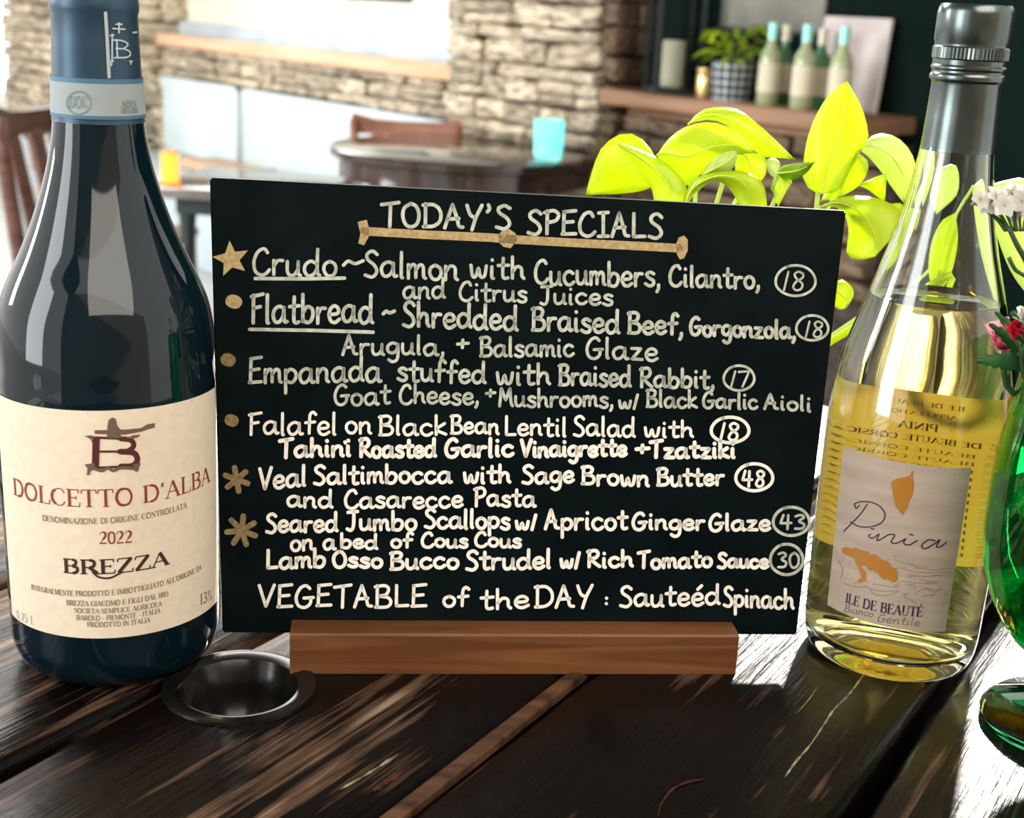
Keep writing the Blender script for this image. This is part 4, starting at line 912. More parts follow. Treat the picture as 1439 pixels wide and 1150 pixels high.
serif_write(bm, 'DOC', (98, 151), (126, 151), 0.0042, hits, pts_, 0.0173, 0.0006, 0.6)
ribbon(bm, [(112 + 17 * math.cos(a), 144 + 16 * math.sin(a)) for a in np.linspace(0, 2 * PI, 30)], 1.4, lambda x, y: pts_(*hits(x, y), 0.0006), cap=False)
serif_write(bm, 'ADEV', (170, 150), (192, 149), 0.0022, hits, pts_, 0.0173, 0.0006, 1.0)
serif_write(bm, '085200', (170, 159), (193, 158), 0.0020, hits, pts_, 0.0173, 0.0006, 1.0)
on_red('lettering', bm, mat('seal_grey_ink', (0.16, 0.22, 0.24), 0.6), seal)
# press emblem on the capsule
hitc, ptc = cyl(RX, RY, 0.0159)
bm = bmesh.new(); cm = lambda x, y: ptc(*hitc(x, y), 0.0008)
ribbon(bm, [(148, 18), (150, 50), (153, 108)], 4.5, cm)
for pp in ([(158, 40), (174, 41)], [(154, 50), (190, 45)], [(157, 48), (157, 86)], [(163, 56), (164, 80)], [(157, 56), (170, 57), (178, 62), (172, 68), (162, 68)], [(172, 68), (181, 73), (178, 80), (160, 81)], [(155, 86), (184, 86)], [(156, 86), (156, 92)], [(182, 86), (182, 90)], [(166, 32), (166, 46)], [(162, 34), (170, 34)]):
    ribbon(bm, catmull(pp, 3) if len(pp) > 2 else pp, 2.2, cm)
bm.transform(RI); obj('emblem', bm, M['silverline'], caps)
# main label
R0 = 0.0438
hit, pt = cyl(RX, RY, R0)
aL, _ = hit(4, 620); aR, _ = hit(300, 620); zt = hit(150, 577)[1]; zb = hit(163, 897)[1]
aR2 = hit(303, 700)[0]
RP = sorted([(z, r) for r, z in prof[8:-1]])
def redr(z): return float(np.interp(z, [a for a, b in RP], [b for a, b in RP]))
bm = bmesh.new(); rows = []; n = 60; nz_ = 40; a0, a1 = aL - 0.05, aR + 0.05
for i in range(n + 1):
    a = a0 + (a1 - a0) * i / n
    rows.append([bm.verts.new(((redr(zb + (zt - zb) * k / nz_) + 0.0003) * math.cos(a), (redr(zb + (zt - zb) * k / nz_) + 0.0003) * math.sin(a), zb + (zt - zb) * k / nz_)) for k in range(nz_ + 1)])
for p, q_ in zip(rows, rows[1:]):
    for k in range(nz_): bm.faces.new((p[k], q_[k], q_[k + 1], p[k + 1]))
lab = obj('label', bm, M['labelpaper'], rb, True)
def ptr(th, z, off=0.0): r = redr(z) + off; return (RX + r * math.cos(th), RY + r * math.sin(th), z)
def redtext(text, p0, p1, h, mt, sc=1.0):
    bm = bmesh.new(); serif_write(bm, text, p0, p1, h, hit, ptr, R0, 0.0005, sc); return on_red('lettering', bm, mt, lab)
redtext("DOLCETTO D'ALBA", (21, 694), (294, 676), 0.0068, M['ink_red'])
redtext("DENOMINAZIONE DI ORIGINE CONTROLLATA", (61, 731), (262, 713), 0.0023, M['ink_grey'], 1.2)
redtext("2022", (140, 764), (187, 762), 0.0050, M['ink_red'])
redtext("BREZZA", (89, 804), (238, 792), 0.0058, M['ink_dark'], 1.6)
redtext("INTEGRALMENTE PRODOTTO E IMBOTTIGLIATO ALL'ORIGINE DA", (45, 828), (283, 800), 0.0022, M['ink_grey'], 1.2)
redtext("BREZZA GIACOMO E FIGLI DAL 1885", (94, 850), (237, 837), 0.0022, M['ink_grey'], 1.2)
redtext("SOCIETA SEMPLICE AGRICOLA", (105, 861), (228, 851), 0.0021, M['ink_grey'], 1.2)
redtext("BAROLO - PIEMONTE - ITALIA", (108, 871), (226, 861), 0.0021, M['ink_grey'], 1.2)
redtext("PRODOTTO IN ITALIA", (123, 881), (212, 874), 0.0021, M['ink_grey'], 1.2)
redtext("13%", (281, 850), (299, 842), 0.0048, M['ink_grey'], 1.0)
redtext("0,75 L", (24, 868), (50, 879), 0.0035, M['ink_grey'], .6)
bm = bmesh.new(); lm = lambda x, y: ptr(*hit(x, y), 0.00050)
ribbon(bm, catmull([(131, 804), (140, 811), (155, 812), (172, 804)], 5), 2.6, lm); on_red('flourish', bm, M['ink_dark'], lab)
# press emblem: letter B between screw and feet
bm = bmesh.new()
for pts0, w in (([(136, 615), (135, 656)], 10), ([(126, 614), (178, 616)], 3.4), ([(138, 634), (172, 634)], 3.0), ([(132, 657), (180, 655)], 3.4)):
    ribbon(bm, pts0, w, lm, cap=False, ds=5)
ribbon(bm, catmull([(170, 616), (184, 618), (188, 626), (180, 633), (168, 634)], 5), 7, lm)
ribbon(bm, catmull([(170, 634), (188, 636), (193, 646), (186, 654), (170, 655)], 5), 8, lm)
on_red('emblem', bm, M['ink_maroon'], lab)
bm = bmesh.new(); lm2 = lambda x, y: ptr(*hit(x, y), 0.00056)
for pp in ([(134, 604), (176, 603), (198, 601), (206, 596), (217, 594), (217, 600), (207, 603), (198, 606), (176, 610), (134, 609)], [(153, 590), (158, 586), (163, 588), (165, 597), (170, 604), (170, 615), (151, 615), (151, 604)],
           [(120, 612), (128, 616), (132, 624), (130, 616), (136, 613), (128, 611)], [(184, 616), (194, 614), (197, 610), (187, 611), (178, 615)],
           [(120, 652), (134, 650), (134, 656), (128, 662), (127, 667), (123, 667), (124, 657)], [(186, 652), (198, 650), (196, 655), (194, 662), (190, 662), (189, 656)]):
    poly(bm, pp, lm2)
ribbon(bm, catmull([(130, 657), (144, 661), (152, 657), (160, 661), (170, 657), (190, 658)], 4), 4, lm2)
on_red('emblem', bm, M['ink_press'], lab)

# ================================================================ WHITE WINE BOTTLE
WX, WY = 0.17746, 0.56594
wb = empty('wine_bottle', (WX, WY, 0)); tag(wb, 'clear white wine bottle with grey screw cap right of board', 'bottle')
outer = [(0.0305, 0.0003), (0.0345, 0.0012), (0.0370, 0.005), (0.0382, 0.012), (0.0386, 0.022), (0.0390, 0.045), (0.0392, 0.074), (0.0390, 0.107), (0.0384, 0.120), (0.0362, 0.137), (0.0315, 0.1535), (0.0268, 0.170), (0.0224, 0.185), (0.0189, 0.200), (0.0166, 0.212), (0.0148, 0.226), (0.0132, 0.240), (0.0125, 0.262), (0.0125, 0.276)]
outer = [(0, 0.0085), (0.012, 0.0075), (0.024, 0.003), (0.0285, 0.0008)] + [tuple(p) for p in catmull(outer, 3)]
inner = [(r - 0.0022 if z > 0.02 else r - 0.003, z) for r, z in outer if z > 0.014]
inner = [(0.0102, 0.276)] + [p for p in inner[::-1] if p[1] < 0.27] + [(0.0345, 0.0115), (0.029, 0.0085), (0.022, 0.0095), (0.010, 0.0125), (0, 0.0135)]
M['wbglass'] = mat('clear_bottle_glass', (0.96, 0.99, 0.95), 0.0, trans=1.0, ior=1.50)
lathe('glass', outer + inner, M['wbglass'], wb, 96, deg=60)
LV = 0.164
liq = [(r + 0.0006, z) for r, z in inner if z < LV and r > 0.001 and z > 0.014]
rl = float(np.interp(LV, [z for r, z in inner[::-1]][6:], [r for r, z in inner[::-1]][6:]))
liq = [(0, LV), (rl - 0.001, LV), (rl + 0.0006, LV + 0.0008)] + liq + [(0.0345, 0.0112), (0.029, 0.0080), (0.022, 0.0090), (0.010, 0.0120), (0, 0.0130)]
mw = bpy.data.materials.new('white_wine'); mw.use_nodes = True; N, L, B = nodes(mw)
N.remove(B); gl = N.new('ShaderNodeBsdfGlass'); gl.inputs['IOR'].default_value = 1.34; gl.inputs['Roughness'].default_value = 0; gl.inputs['Color'].default_value = (1, 1, 1, 1)
va = N.new('ShaderNodeVolumeAbsorption'); va.inputs['Color'].default_value = (0.99, 0.86, 0.14, 1); va.inputs['Density'].default_value = 24
L.new(gl.outputs[0], N['Material Output'].inputs['Surface']); L.new(va.outputs[0], N['Material Output'].inputs['Volume'])
lathe('wine', liq, mw, wb, 96, deg=60)
# screw cap
M['capmetal'] = noisy(mat('grey_green_screw_cap', rough=0.24, metal=0.9), (0.09, 0.11, 0.105), (0.13, 0.155, 0.15), (40, 40, 40), 1, 2)
cpz = [(0.0149, 0.2262), (0.0147, 0.2262), (0.0146, 0.2275), (0.0141, 0.240), (0.0136, 0.2525), (0.0138, 0.2535), (0.0147, 0.2545), (0.0149, 0.2555), (0.0147, 0.2565), (0.0142, 0.2572), (0.0142, 0.2580), (0.0148, 0.2588), (0.0148, 0.2596), (0.0143, 0.2603), (0.0144, 0.2622), (0.0150, 0.2628), (0.0150, 0.2670), (0.0144, 0.2676), (0.0144, 0.2688), (0.0149, 0.2698), (0.0149, 0.2800), (0.0145, 0.2825), (0.0136, 0.2838), (0, 0.2840)]
bm = lathe_bm(cpz[1:], 120)
for v in bm.verts:
    r = math.hypot(v.co.x, v.co.y)
    if 0.2626 < v.co.z < 0.2672:
        a = math.atan2(v.co.y, v.co.x); k = 1 - 0.022 * (round(a / (2 * PI) * 120) % 2); v.co.x *= k; v.co.y *= k
cp_ = sharp(obj('screw_cap', bm, M['capmetal'], wb), 30)
# labels
R1 = 0.0391
hw, pw = cyl(WX, WY, R1)
M['wlabel'] = noisy(mat('silvery_beige_label', rough=0.42, spec=0.4), (0.37, 0.29, 0.225), (0.43, 0.34, 0.27), (40, 40, 200), 1, 2)
M['ink_blue'] = mat('ink_navy_script', (0.02, 0.018, 0.04), 0.5); M['ink_orange'] = mat('copper_orange_ink', (0.38, 0.15, 0.018), 0.45)
WI = Matrix.Translation((-WX, -WY, 0))
def on_white(name, bm, mt, parent): bm.transform(WI); return obj(name, bm, mt, parent)
TL, TR, BR, BL = hw(1187, 625), hw(1365, 657), hw(1328, 887), hw(1164, 850)
print('white label', TL, TR, BR, BL)
bm = bmesh.new(); rows = []
for i in range(41):
    u = i / 40; a = [TL[0] + (TR[0] - TL[0]) * u, TL[1] + (TR[1] - TL[1]) * u]; b = [BL[0] + (BR[0] - BL[0]) * u, BL[1] + (BR[1] - BL[1]) * u]
    rows.append([bm.verts.new(pw(b[0] + (a[0] - b[0]) * k / 6, b[1] + (a[1] - b[1]) * k / 6, 0.00035)) for k in range(7)])
for p, q_ in zip(rows, rows[1:]):
    for k in range(6): bm.faces.new((p[k], q_[k], q_[k + 1], p[k + 1]))
wlab = on_white('label', bm, M['wlabel'], wb); wlab.data.polygons.foreach_set('use_smooth', [True] * len(wlab.data.polygons))
wm = lambda x, y: pw(*hw(x, y), 0.00055)
bm = bmesh.new()   # sketch of leaf / cone
poly(bm, [(1253, 677), (1262, 672), (1274, 670), (1280, 667), (1282, 661), (1284, 663), (1283, 671), (1285, 682), (1282, 698), (1278, 703), (1276, 712), (1269, 724), (1259, 710), (1256, 695)], wm)
on_white('orange_emblem', bm, M['ink_orange'], wlab)
def px6(x, y): return (1120 + x / 3.193, 600 + y / 3.193)
bm = bmesh.new()
for st in ([(262, 345), (270, 365), (285, 352)], [(262, 345), (290, 335), (340, 338), (380, 360), (398, 395), (380, 430), (330, 448), (280, 445), (245, 425)], [(320, 345), (285, 395), (215, 468)],
           [(335, 480), (325, 488), (340, 498), (372, 480)], [(335, 455), (350, 458)] , [(372, 480), (362, 508), (385, 500), (415, 482), (440, 485), (425, 515), (450, 520), (490, 500)],
           [(490, 500), (480, 520), (505, 528), (540, 508)], [(505, 480), (522, 484)], [(620, 510), (590, 505), (560, 530), (575, 545), (620, 520), (640, 505), (625, 535), (645, 535), (670, 515)]):
    ribbon(bm, catmull([px6(*p) for p in st], 6), 1.7, wm)
on_white('script_lettering', bm, M['ink_blue'], wlab)
bm = bmesh.new(); serif_write(bm, 'ILE DE BEAUT\u00c9', (1189, 846), (1296, 866), 0.0044, hw, pw, R1, 0.00055, 1.0); on_white('lettering', bm, M['ink_blue'], wlab)
bm = bmesh.new(); hand_cyl(bm, 'Bianco', (1187, 859), (1227, 867), 10, 1.1, hw, pw, 0.3, 0.00055); hand_cyl(bm, 'Gentile', (1233, 873), (1292, 880), 11, 1.1, hw, pw, 0.3, 0.00055); on_white('script_lettering', bm, M['ink_press'], wlab)
# tree and coast drawing
bm = bmesh.new()
poly(bm, [px6(*p) for p in [(205, 545), (225, 537), (250, 546), (268, 540), (290, 550), (320, 558), (335, 572), (352, 568), (375, 590), (410, 603), (425, 625), (448, 640), (455, 685), (435, 697), (405, 680), (390, 684), (370, 662), (345, 642), (330, 645), (312, 622), (290, 622), (262, 590), (235, 578), (210, 567)]], wm)
poly(bm, [px6(*p) for p in [(262, 596), (282, 606), (298, 636), (314, 655), (313, 690), (285, 700), (274, 690), (294, 672), (284, 645)]], wm)
on_white('tree_drawing', bm, M['ink_orange'], wlab)
bm = bmesh.new(); r6 = random.Random(4)
for st in ([(450, 600), (520, 620), (600, 640), (680, 630)], [(460, 630), (540, 650), (690, 650)], [(330, 725), (380, 735), (460, 735)], [(330, 720), (350, 750), (410, 755), (460, 735)], [(340, 705), (400, 712), (450, 720)], [(190, 600), (210, 640), (200, 680)], [(210, 700), (260, 715), (330, 720)], [(470, 690), (560, 700), (640, 690)], [(540, 740), (570, 725), (620, 745), (560, 760)], [(500, 660), (560, 670), (640, 665)], [(480, 760), (520, 780), (540, 800)]):
    ribbon(bm, catmull([px6(*p) for p in st], 4), 0.9, wm)
for k in range(60):
    x, y = r6.uniform(195, 470), r6.uniform(560, 720); ribbon(bm, [px6(x, y), px6(x + r6.uniform(4, 14), y + r6.uniform(-3, 3))], 0.7, wm)
for k in range(40):
    x, y = r6.uniform(400, 660), r6.uniform(610, 760); ribbon(bm, [px6(x, y), px6(x + r6.uniform(10, 40), y + r6.uniform(-2, 3))], 0.6, wm)
on_white('line_drawing', bm, M['ink_grey'], wlab)
# back label (seen through the wine)
zt2 = 0.1145; zb2 = 0.0385; ang = math.atan2(WY, WX)
M['backlabel'] = leafmat('back_label_paper', (0.40, 0.31, 0.13), (0.48, 0.38, 0.17), (0.56, 0.44, 0.16), 0.45, 0.6)
bl = cyl_patch('back_label', R1, R1, zb2, zt2, ang - 1.25, ang + 1.25, M['backlabel'], wb, 0.0004, 50)
bm = bmesh.new()
for i, (tx, a_0, a_1, z, h) in enumerate([('ILE DE BEAUTE', .25, -.25, .109, .0018), ('APPELLATION', .22, -.22, .105, .0016), ('PINIA', .12, -.12, .099, .0028), ('ILE DE BEAUTE, CORSICAN', .5, -.5, .0945, .0022)] + [('INDICATION DE BEAUTE CORSICAN INDICATION', 1.05, -1.05, .090 - .0036 * k, .0016) for k in range(14)]):
    tot = sum(SG[c][0] for c in tx); cur = 0
    for c in tx:
        gw, stt = SG[c]
        for w, ps in stt:
            w *= 1.3
            P = [(-(a_1 - a_0) * R1 * (cur + x_) / tot, z + h / 10 * y_) for x_, y_ in ps]
            ribbon(bm, P, w * h / 10, lambda u, v: (math.cos(ang + a_0 * -1 + u / R1) * (R1 + 0.0002), math.sin(ang + a_0 * -1 + u / R1) * (R1 + 0.0002), v), cap=False)
        cur += gw
obj('lettering', bm, M['ink_grey'], bl)

# ================================================================ GREEN GLASS GOBLET VASE
GX, GY = 0.239, 0.500
M['greenglass'] = mat('emerald_glass', (0.05, 0.62, 0.22), 0.0, trans=1.0, ior=1.48)
vs_ = empty('goblet_vase', (GX, GY, 0)); tag(vs_, 'emerald green glass goblet vase at the right edge', 'vase')
gout = [(0.0372, 0.001), (0.0385, 0.003), (0.036, 0.0055), (0.022, 0.0085), (0.010, 0.013), (0.0078, 0.020), (0.010, 0.027), (0.0255, 0.0343), (0.0310, 0.0379), (0.0362, 0.0443), (0.0415, 0.0537), (0.0468, 0.0693), (0.0482, 0.082), (0.0482, 0.098), (0.0478, 0.1146), (0.0456, 0.129), (0.0436, 0.1465), (0.042, 0.160)]
gin = [(0.0400, 0.160)] + [(r - 0.0025, z) for r, z in gout[::-1] if 0.045 < z < 0.155] + [(0.030, 0.0425), (0.018, 0.038), (0, 0.0365)]
lathe('glass', [(0, 0.003), (0.02, 0.0022)] + gout + gin, M['greenglass'], vs_, 72, deg=50)
M['water'] = mat('vase_water', (0.9, 1.0, 0.93), 0.0, trans=1.0, ior=1.33)
wtr = [(r + 0.0006, z) for r, z in gin if z < 0.097 and r > 0.001]
lathe('water', [(0, 0.098), (0.0452, 0.098)] + wtr + [(0, 0.0362)], M['water'], vs_, 72, deg=50)

# flowers held by the vase
fl_ = empty('flower_bouquet', (GX, GY, 0.040)); tag(fl_, 'small mixed bouquet with white sprigs and pink carnation', 'flowers')
FI = Matrix.Translation((-GX, -GY, -0.040))
def fl_obj(name, bm, mt, sm=True): bm.transform(FI); return obj(name, bm, mt, fl_, sm)
M['stemg'] = mat('dark_green_stem', (0.03, 0.07, 0.02), 0.5)
M['petalw'] = leafmat('white_petal', (0.55, 0.53, 0.47), (0.68, 0.66, 0.60), (0.7, 0.68, 0.6), 0.35, 0.6)
M['sepal'] = mat('olive_sepal', (0.25, 0.24, 0.12), 0.6)
M['pink'] = leafmat('pink_petal', (0.80, 0.22, 0.36), (0.90, 0.40, 0.50), (0.9, 0.3, 0.4), 0.35, 0.6)
M['redp'] = leafmat('crimson_petal', (0.45, 0.01, 0.03), (0.65, 0.03, 0.06), (0.6, 0.02, 0.05), 0.3, 0.5)
base = (GX + 0.004, GY, 0.045)
def floret(px, py, Y, r, mt, n=6, seed=0):
    rr = random.Random(seed); c = Vector(ony(px, py, Y)); bm = bmesh.new()
    ax = Vector((rr.uniform(-.5, .5), -1, rr.uniform(-.2, .8))).normalized()
    q0 = ax.to_track_quat('Z', 'Y').to_matrix().to_4x4()
    for k in range(n):
        a = 2 * PI * k / n + rr.uniform(-.2, .2); g = []
        for i in range(4):
            u = i / 3; w = r * 0.42 * math.sin(PI * (0.12 + 0.8 * u))
            g.append([bm.verts.new(Matrix.Translation(c) @ q0 @ Matrix.Rotation(a, 4, 'Z') @ Vector((u * r, s * w, r * 0.5 * u * (1.3 - u)))) for s in (-1, 0, 1)])
        for p, q_ in zip(g, g[1:]):
            for s in range(2): bm.faces.new((p[s], p[s + 1], q_[s + 1], q_[s]))
    fl_obj('blossom', bm, mt)
    bm = bmesh.new(); bmesh.ops.create_cone(bm, cap_ends=True, segments=7, radius1=r * 0.12, radius2=r * 0.42, depth=r * 1.3)
    bm.transform(Matrix.Translation(c - ax * r * 0.6) @ q0); fl_obj('sepal', bm, M['sepal'])
    return c - ax * r * 0.8
hubp = ony(1436, 356, 0.50)
i = 0
for px, py, Y, r in [(1378, 281, .497, .0042), (1388, 290, .500, .0038), (1400, 276, .498, .0045), (1412, 290, .495, .0045), (1423, 272, .50, .0048), (1436, 284, .498, .005), (1450, 268, .505, .005), (1462, 284, .50, .005), (1395, 284, .506, .004), (1428, 298, .504, .004)]:
    p = floret(px, py, Y, r, M['petalw'], 6, i); i += 1
    fl_obj('stem', tube_bm([p, (p + Vector(ony(1420, 318, .5))) / 2 + Vector((0.001, 0, -0.001)), ony(1420 + (px - 1400) * 0.3, 325, .50)], 0.00055, 5), M['stemg'])
fl_obj('stem', tube_bm([ony(1418, 320, .5), ony(1430, 345, .5), ony(1446, 375, .502), ony(1465, 440, .504), (GX + 0.012, GY, 0.14), base], [0.0009, .001, .0012, .0014, .0014, .0014], 6), M['stemg'])
fl_obj('stem', tube_bm([ony(1418, 362, .49), ony(1428, 380, .49), ony(1445, 392, .492), ony(1462, 420, .495)], 0.0008, 5), M['stemg'])
# carnation (pink), red bloom
for (px, py, Y, R_, mt, n_) in ((1412, 488, .512, .011, M['pink'], 16), (1436, 474, .490, .009, M['redp'], 14), (1440, 452, .486, .006, M['petalw'], 8)):
    c = Vector(ony(px, py, Y)); rr = random.Random(int(px))
    for k in range(n_):
        bm = bmesh.new(); g = []; a = 2.4 * k; tilt = 0.2 + 0.9 * k / n_
        for u_ in range(4):
            u = u_ / 3; w = R_ * 0.45 * (0.3 + u * 0.7)
            g.append([bm.verts.new((u * R_ * (0.6 + 0.4 * k / n_) , s * w, (0.0012 * (-1) ** (s + 2) if u_ == 3 else 0) + 0.3 * R_ * u * u)) for s in (-1, -.5, 0, .5, 1)]) if False else g.append([bm.verts.new((u * R_ * (0.6 + 0.4 * k / n_) + (0.0006 if (j_ % 2 and u_ == 3) else 0), (j_ / 2 - 1) * w, 0.3 * R_ * u * u + (0.0008 if j_ % 2 else 0) * u)) for j_ in range(5)])
        for p, q_ in zip(g, g[1:]):
            for s in range(4): bm.faces.new((p[s], p[s + 1], q_[s + 1], q_[s]))
        bm.transform(Matrix.Translation(c) @ Vector((-0.3, -0.6, 0.75)).to_track_quat('Z', 'Y').to_matrix().to_4x4() @ Matrix.Rotation(a, 4, 'Z') @ Matrix.Rotation(-(PI / 2 - tilt), 4, 'Y'))
        fl_obj('petal', bm, mt)
    fl_obj('stem', tube_bm([c, c + Vector((0.008, 0.0, -0.02)), (GX + 0.006, GY + 0.004, 0.12), base], 0.0012, 6), M['stemg'])
# serrated dark leaves
def serrated(p0, p1, w, Y0, Y1, n=9, side=1.0):
    bm = bmesh.new(); A = np.array(p0, float); Bp = np.array(p1, float); d = Bp - A; nn = np.array([-d[1], d[0]]) / np.hypot(*d)
    rows = []
    for i_ in range(2 * n + 1):
        u = i_ / (2 * n); hw_ = w * math.sin(PI * (0.10 + 0.88 * u)) ** 0.8 * (1.0 if i_ % 2 else 0.72)
        sh = d * (0.03 if i_ % 2 else 0); Y = Y0 + (Y1 - Y0) * u
        c = A + d * u + nn * 6 * math.sin(PI * u)
        rows.append([bm.verts.new(ony(*(c + nn * hw_ + sh), Y + .002)), bm.verts.new(ony(*c, Y)), bm.verts.new(ony(*(c - nn * hw_ + sh), Y + .002))])
    for p, q_ in zip(rows, rows[1:]):
        for s in range(2): bm.faces.new((p[s], p[s + 1], q_[s + 1], q_[s]))
    fl_obj('serrated_leaf', bm, M['darkleaf'])
serrated((1470, 520), (1373, 508), 15, .497, .478, 9)
serrated((1452, 520), (1390, 455), 11, .50, .49, 7)
serrated((1445, 505), (1398, 438), 9, .505, .50, 6)
serrated((1480, 470), (1420, 440), 14, .49, .485, 7)
serrated((1475, 545), (1432, 470), 15, .488, .482, 7)
fl_obj('stem', tube_bm([ony(1450, 518, .497), ony(1470, 540, .50), (GX + 0.01, GY, 0.12), base], 0.0012, 6), M['stemg'])

# ================================================================ POTHOS
PX, PY = 0.080, 0.665
po = empty('pothos_plant', (PX, PY, 0)); tag(po, 'lime pothos plant growing behind the specials board', 'plant')
PIv = Matrix.Translation((-PX, -PY, 0))
def po_obj(name, bm, mt, sm=True): bm.transform(PIv); return obj(name, bm, mt, po, sm)
M['potblue'] = mat('pale_aqua_glazed_pot', (0.45, 0.62, 0.62), 0.2, coat=0.4)
lathe('pot', [(0, 0), (0.040, 0), (0.046, 0.01), (0.056, 0.05), (0.060, 0.085), (0.0625, 0.092), (0.0600, 0.094), (0.056, 0.09), (0.052, 0.08), (0, 0.08)], M['potblue'], po, 48)
lathe('soil', [(0.0518, 0.0802), (0.03, 0.083), (0, 0.084)], noisy(mat('potting_soil', rough=0.95), (0.02, 0.012, 0.008), (0.05, 0.03, 0.02), (200, 200, 200), 1, 2), po, 24)
def p7(x, y): return (820 + x / 2.998, 110 + y / 2.998)
def leaf(le, re, Yb, Yt, mt='lime', bulge=0.01, fold=0.006, vein=True, stem=None, raw=False):
    cv_ = (lambda p: p) if raw else (lambda p: p7(*p))
    L1 = [cv_(p) for p in le]; R1_ = [cv_(p) for p in re]
    bm = leaf_bm(bmesh.new(), L1, R1_, Yb, Yt, bulge, fold)
    o = po_obj('leaf', bm, M[mt])
    md = o.modifiers.new('thickness', 'SOLIDIFY'); md.thickness = 0.0004
    if vein:
        bm2 = bmesh.new(); pts = []
        a = catmull(L1, 6); b = catmull(R1_, 6)
        for k in range(9):
            u = k / 10
            def sm(P):
                s = u * (len(P) - 1); i0 = int(s); return P[i0] + (P[min(i0 + 1, len(P) - 1)] - P[i0]) * (s - i0)
            p = (sm(a) + sm(b)) / 2
            pts.append(ony(p[0], p[1], Yb + (Yt - Yb) * u + bulge * math.sin(PI * u) - 0.0012))
        v = tube_bm(pts, [0.0005 * (1 - 0.08 * k) for k in range(9)], 5, bm2, 2); v.transform(PIv); ov = obj('midrib', v, M['vein'], o, True)
    if stem:
        P = [ony(*cv_(p[:2]), p[2]) for p in stem] + [(PX + rnd.uniform(-.02, .02), PY + rnd.uniform(-.02, .01), 0.083)]
        po_obj('petiole', tube_bm(P, [0.0011] * (len(P) - 1) + [0.0016], 6), M['palelime'])
# A rounded leaf, far left
leaf([(300, 440), (285, 462), (230, 478), (150, 487), (70, 490), (10, 493)], [(300, 440), (312, 350), (250, 258), (170, 232), (80, 290), (35, 400), (10, 493)], .655, .660, stem=[(300, 440, .655), (360, 560, .66)])
# B drooping front leaf
leaf([(140, 272), (200, 350), (260, 420), (290, 470), (305, 560)], [(140, 272), (250, 308), (350, 360), (420, 430), (438, 500), (400, 570)], .640, .640, 'lime', .004, .004, stem=[(340, 560, .64), (400, 640, .65)])
# C2 broad middle leaf
leaf([(310, 325), (330, 360), (400, 440), (440, 455), (500, 400), (580, 350), (660, 320), (735, 316)], [(310, 325), (360, 255), (430, 205), (520, 185), (600, 200), (680, 250), (735, 316)], .650, .640, 'lime', -.004, .006, stem=[(450, 450, .65), (470, 560, .66)])
# C1 arched top leaf
leaf([(440, 195), (520, 175), (600, 195), (690, 270), (760, 330), (830, 336), (892, 342)], [(440, 195), (490, 140), (560, 122), (650, 130), (720, 180), (800, 250), (892, 342)], .662, .655, 'lime', .0, .006)
# D2
leaf([(650, 310), (640, 360), (650, 420), (700, 450), (745, 440)], [(650, 310), (740, 300), (768, 340), (770, 400), (745, 440)], .660, .660, 'lime', 0, .004, stem=[(700, 440, .66), (620, 560, .665)])
# D small folded
leaf([(500, 408), (530, 360), (580, 322), (620, 306), (650, 308)], [(500, 408), (560, 410), (620, 392), (645, 350), (650, 308)], .632, .630, 'palelime', -.004, .004, stem=[(600, 400, .64), (560, 530, .645), (520, 620, .65)])
# E arching leaf in front
leaf([(430, 560), (445, 520), (480, 480), (540, 435), (600, 450), (640, 500), (665, 560)], [(430, 560), (438, 470), (490, 410), (600, 388), (710, 402), (765, 460), (775, 560)], .622, .622, 'lime', .0, .006, stem=[(450, 540, .622), (470, 620, .64)])
# F small dark folded leaf with stem
leaf([(815, 400), (850, 425), (900, 425), (945, 395), (975, 355)], [(815, 400), (835, 372), (880, 360), (930, 355), (975, 355)], .625, .622, 'greenleaf', 0, .004)
leaf([(815, 400), (800, 450), (805, 500), (822, 542)], [(815, 400), (880, 430), (860, 470), (822, 542)], .628, .622, 'lime', 0, .004, stem=[(818, 400, .627), (800, 470, .63), (785, 560, .64)])
leaf([(770, 345), (775, 380), (790, 410), (812, 420)], [(770, 345), (800, 335), (830, 360), (812, 420)], .640, .635, 'palelime', 0, .003, vein=False)
# G tall upright leaf
leaf([(990, 485), (945, 455), (928, 400), (945, 260), (985, 150), (1040, 65), (1110, 14)], [(990, 485), (1080, 470), (1120, 380), (1185, 280), (1200, 230), (1170, 120), (1110, 14)], .645, .650, 'lime', .0, .008, stem=[(990, 480, .645), (980, 560, .65), (960, 640, .66)])
# H lower lobe
leaf([(1000, 520), (1040, 430), (1090, 350), (1150, 312)], [(1000, 520), (1080, 500), (1160, 455), (1200, 390), (1195, 340), (1150, 312)], .655, .655, 'lime', 0, .004, vein=False)
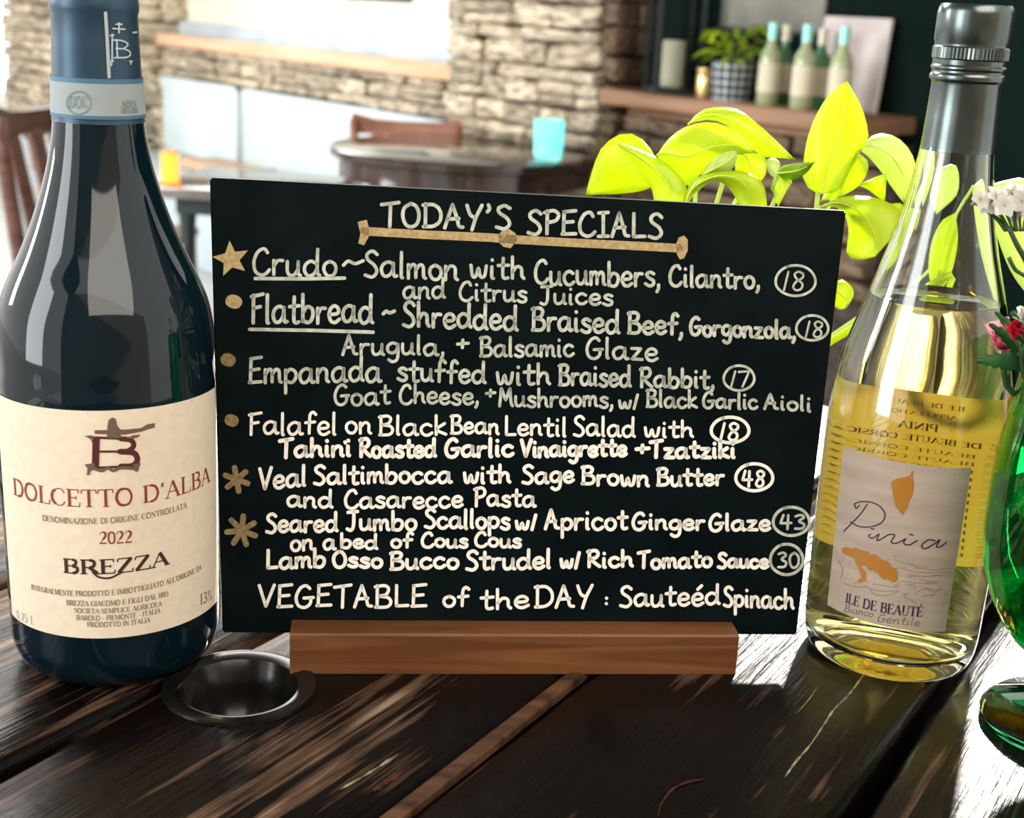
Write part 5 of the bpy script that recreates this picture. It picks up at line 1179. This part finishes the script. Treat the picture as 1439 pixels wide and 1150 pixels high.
# I pale leaf to the right
leaf([(1160, 302), (1200, 330), (1260, 400), (1300, 460), (1350, 525)], [(1160, 302), (1205, 248), (1270, 232), (1340, 262), (1390, 330), (1400, 400), (1350, 525)], .655, .690, 'palelime', .0, .008, stem=[(1160, 302, .655), (1100, 420, .66), (1020, 560, .67)])
# J
leaf([(1160, 450), (1200, 470), (1240, 500), (1270, 520)], [(1160, 450), (1200, 430), (1250, 410), (1276, 405), (1275, 470), (1270, 520)], .670, .675, 'lime', 0, .003, vein=False)
# K big lower right leaf
leaf([(1000, 545), (1060, 540), (1108, 590), (1118, 660), (1110, 740), (1160, 765), (1230, 752)], [(1000, 545), (1060, 508), (1150, 494), (1260, 512), (1345, 572), (1310, 660), (1230, 752)], .640, .640, 'lime', .004, .008, stem=[(1000, 545, .64), (970, 620, .65)])
leaf([(1240, 560), (1280, 600), (1340, 620)], [(1240, 560), (1290, 530), (1350, 535), (1340, 620)], .660, .668, 'lime', 0, .003, vein=False)
# L lower leaf behind board edge
leaf([(1040, 900), (1050, 950), (1080, 975), (1110, 968)], [(1040, 900), (1080, 848), (1128, 875), (1140, 915), (1110, 968)], .655, .650, 'lime', 0, .004)
# M large pale leaf at right edge, behind the flowers
leaf([(1385, 262), (1398, 320), (1420, 380), (1450, 420), (1480, 440)], [(1385, 262), (1440, 250), (1500, 280), (1520, 360), (1480, 440)], .645, .640, 'palelime', 0, .008, raw=True, stem=[(1388, 262, .65), (1350, 300, .67), (1300, 380, .69)])
# leaf and looping runners behind the bottle neck
leaf([(1345, 300), (1322, 310), (1305, 340), (1302, 380), (1312, 410)], [(1345, 300), (1352, 330), (1345, 370), (1330, 400), (1312, 410)], .650, .650, 'lime', 0, .004, raw=True)
leaf([(1300, 235), (1290, 270), (1310, 300)], [(1300, 235), (1345, 232), (1352, 270), (1310, 300)], .665, .665, 'palelime', 0, .004, raw=True, vein=False)
po_obj('runner', tube_bm([ony(1325, 380, .65), ony(1310, 420, .65), ony(1316, 470, .65), ony(1345, 480, .65), ony(1360, 450, .65), ony(1335, 415, .65), ony(1315, 395, .65), (PX + 0.03, PY, 0.085)], 0.0018, 6), M['lime'])
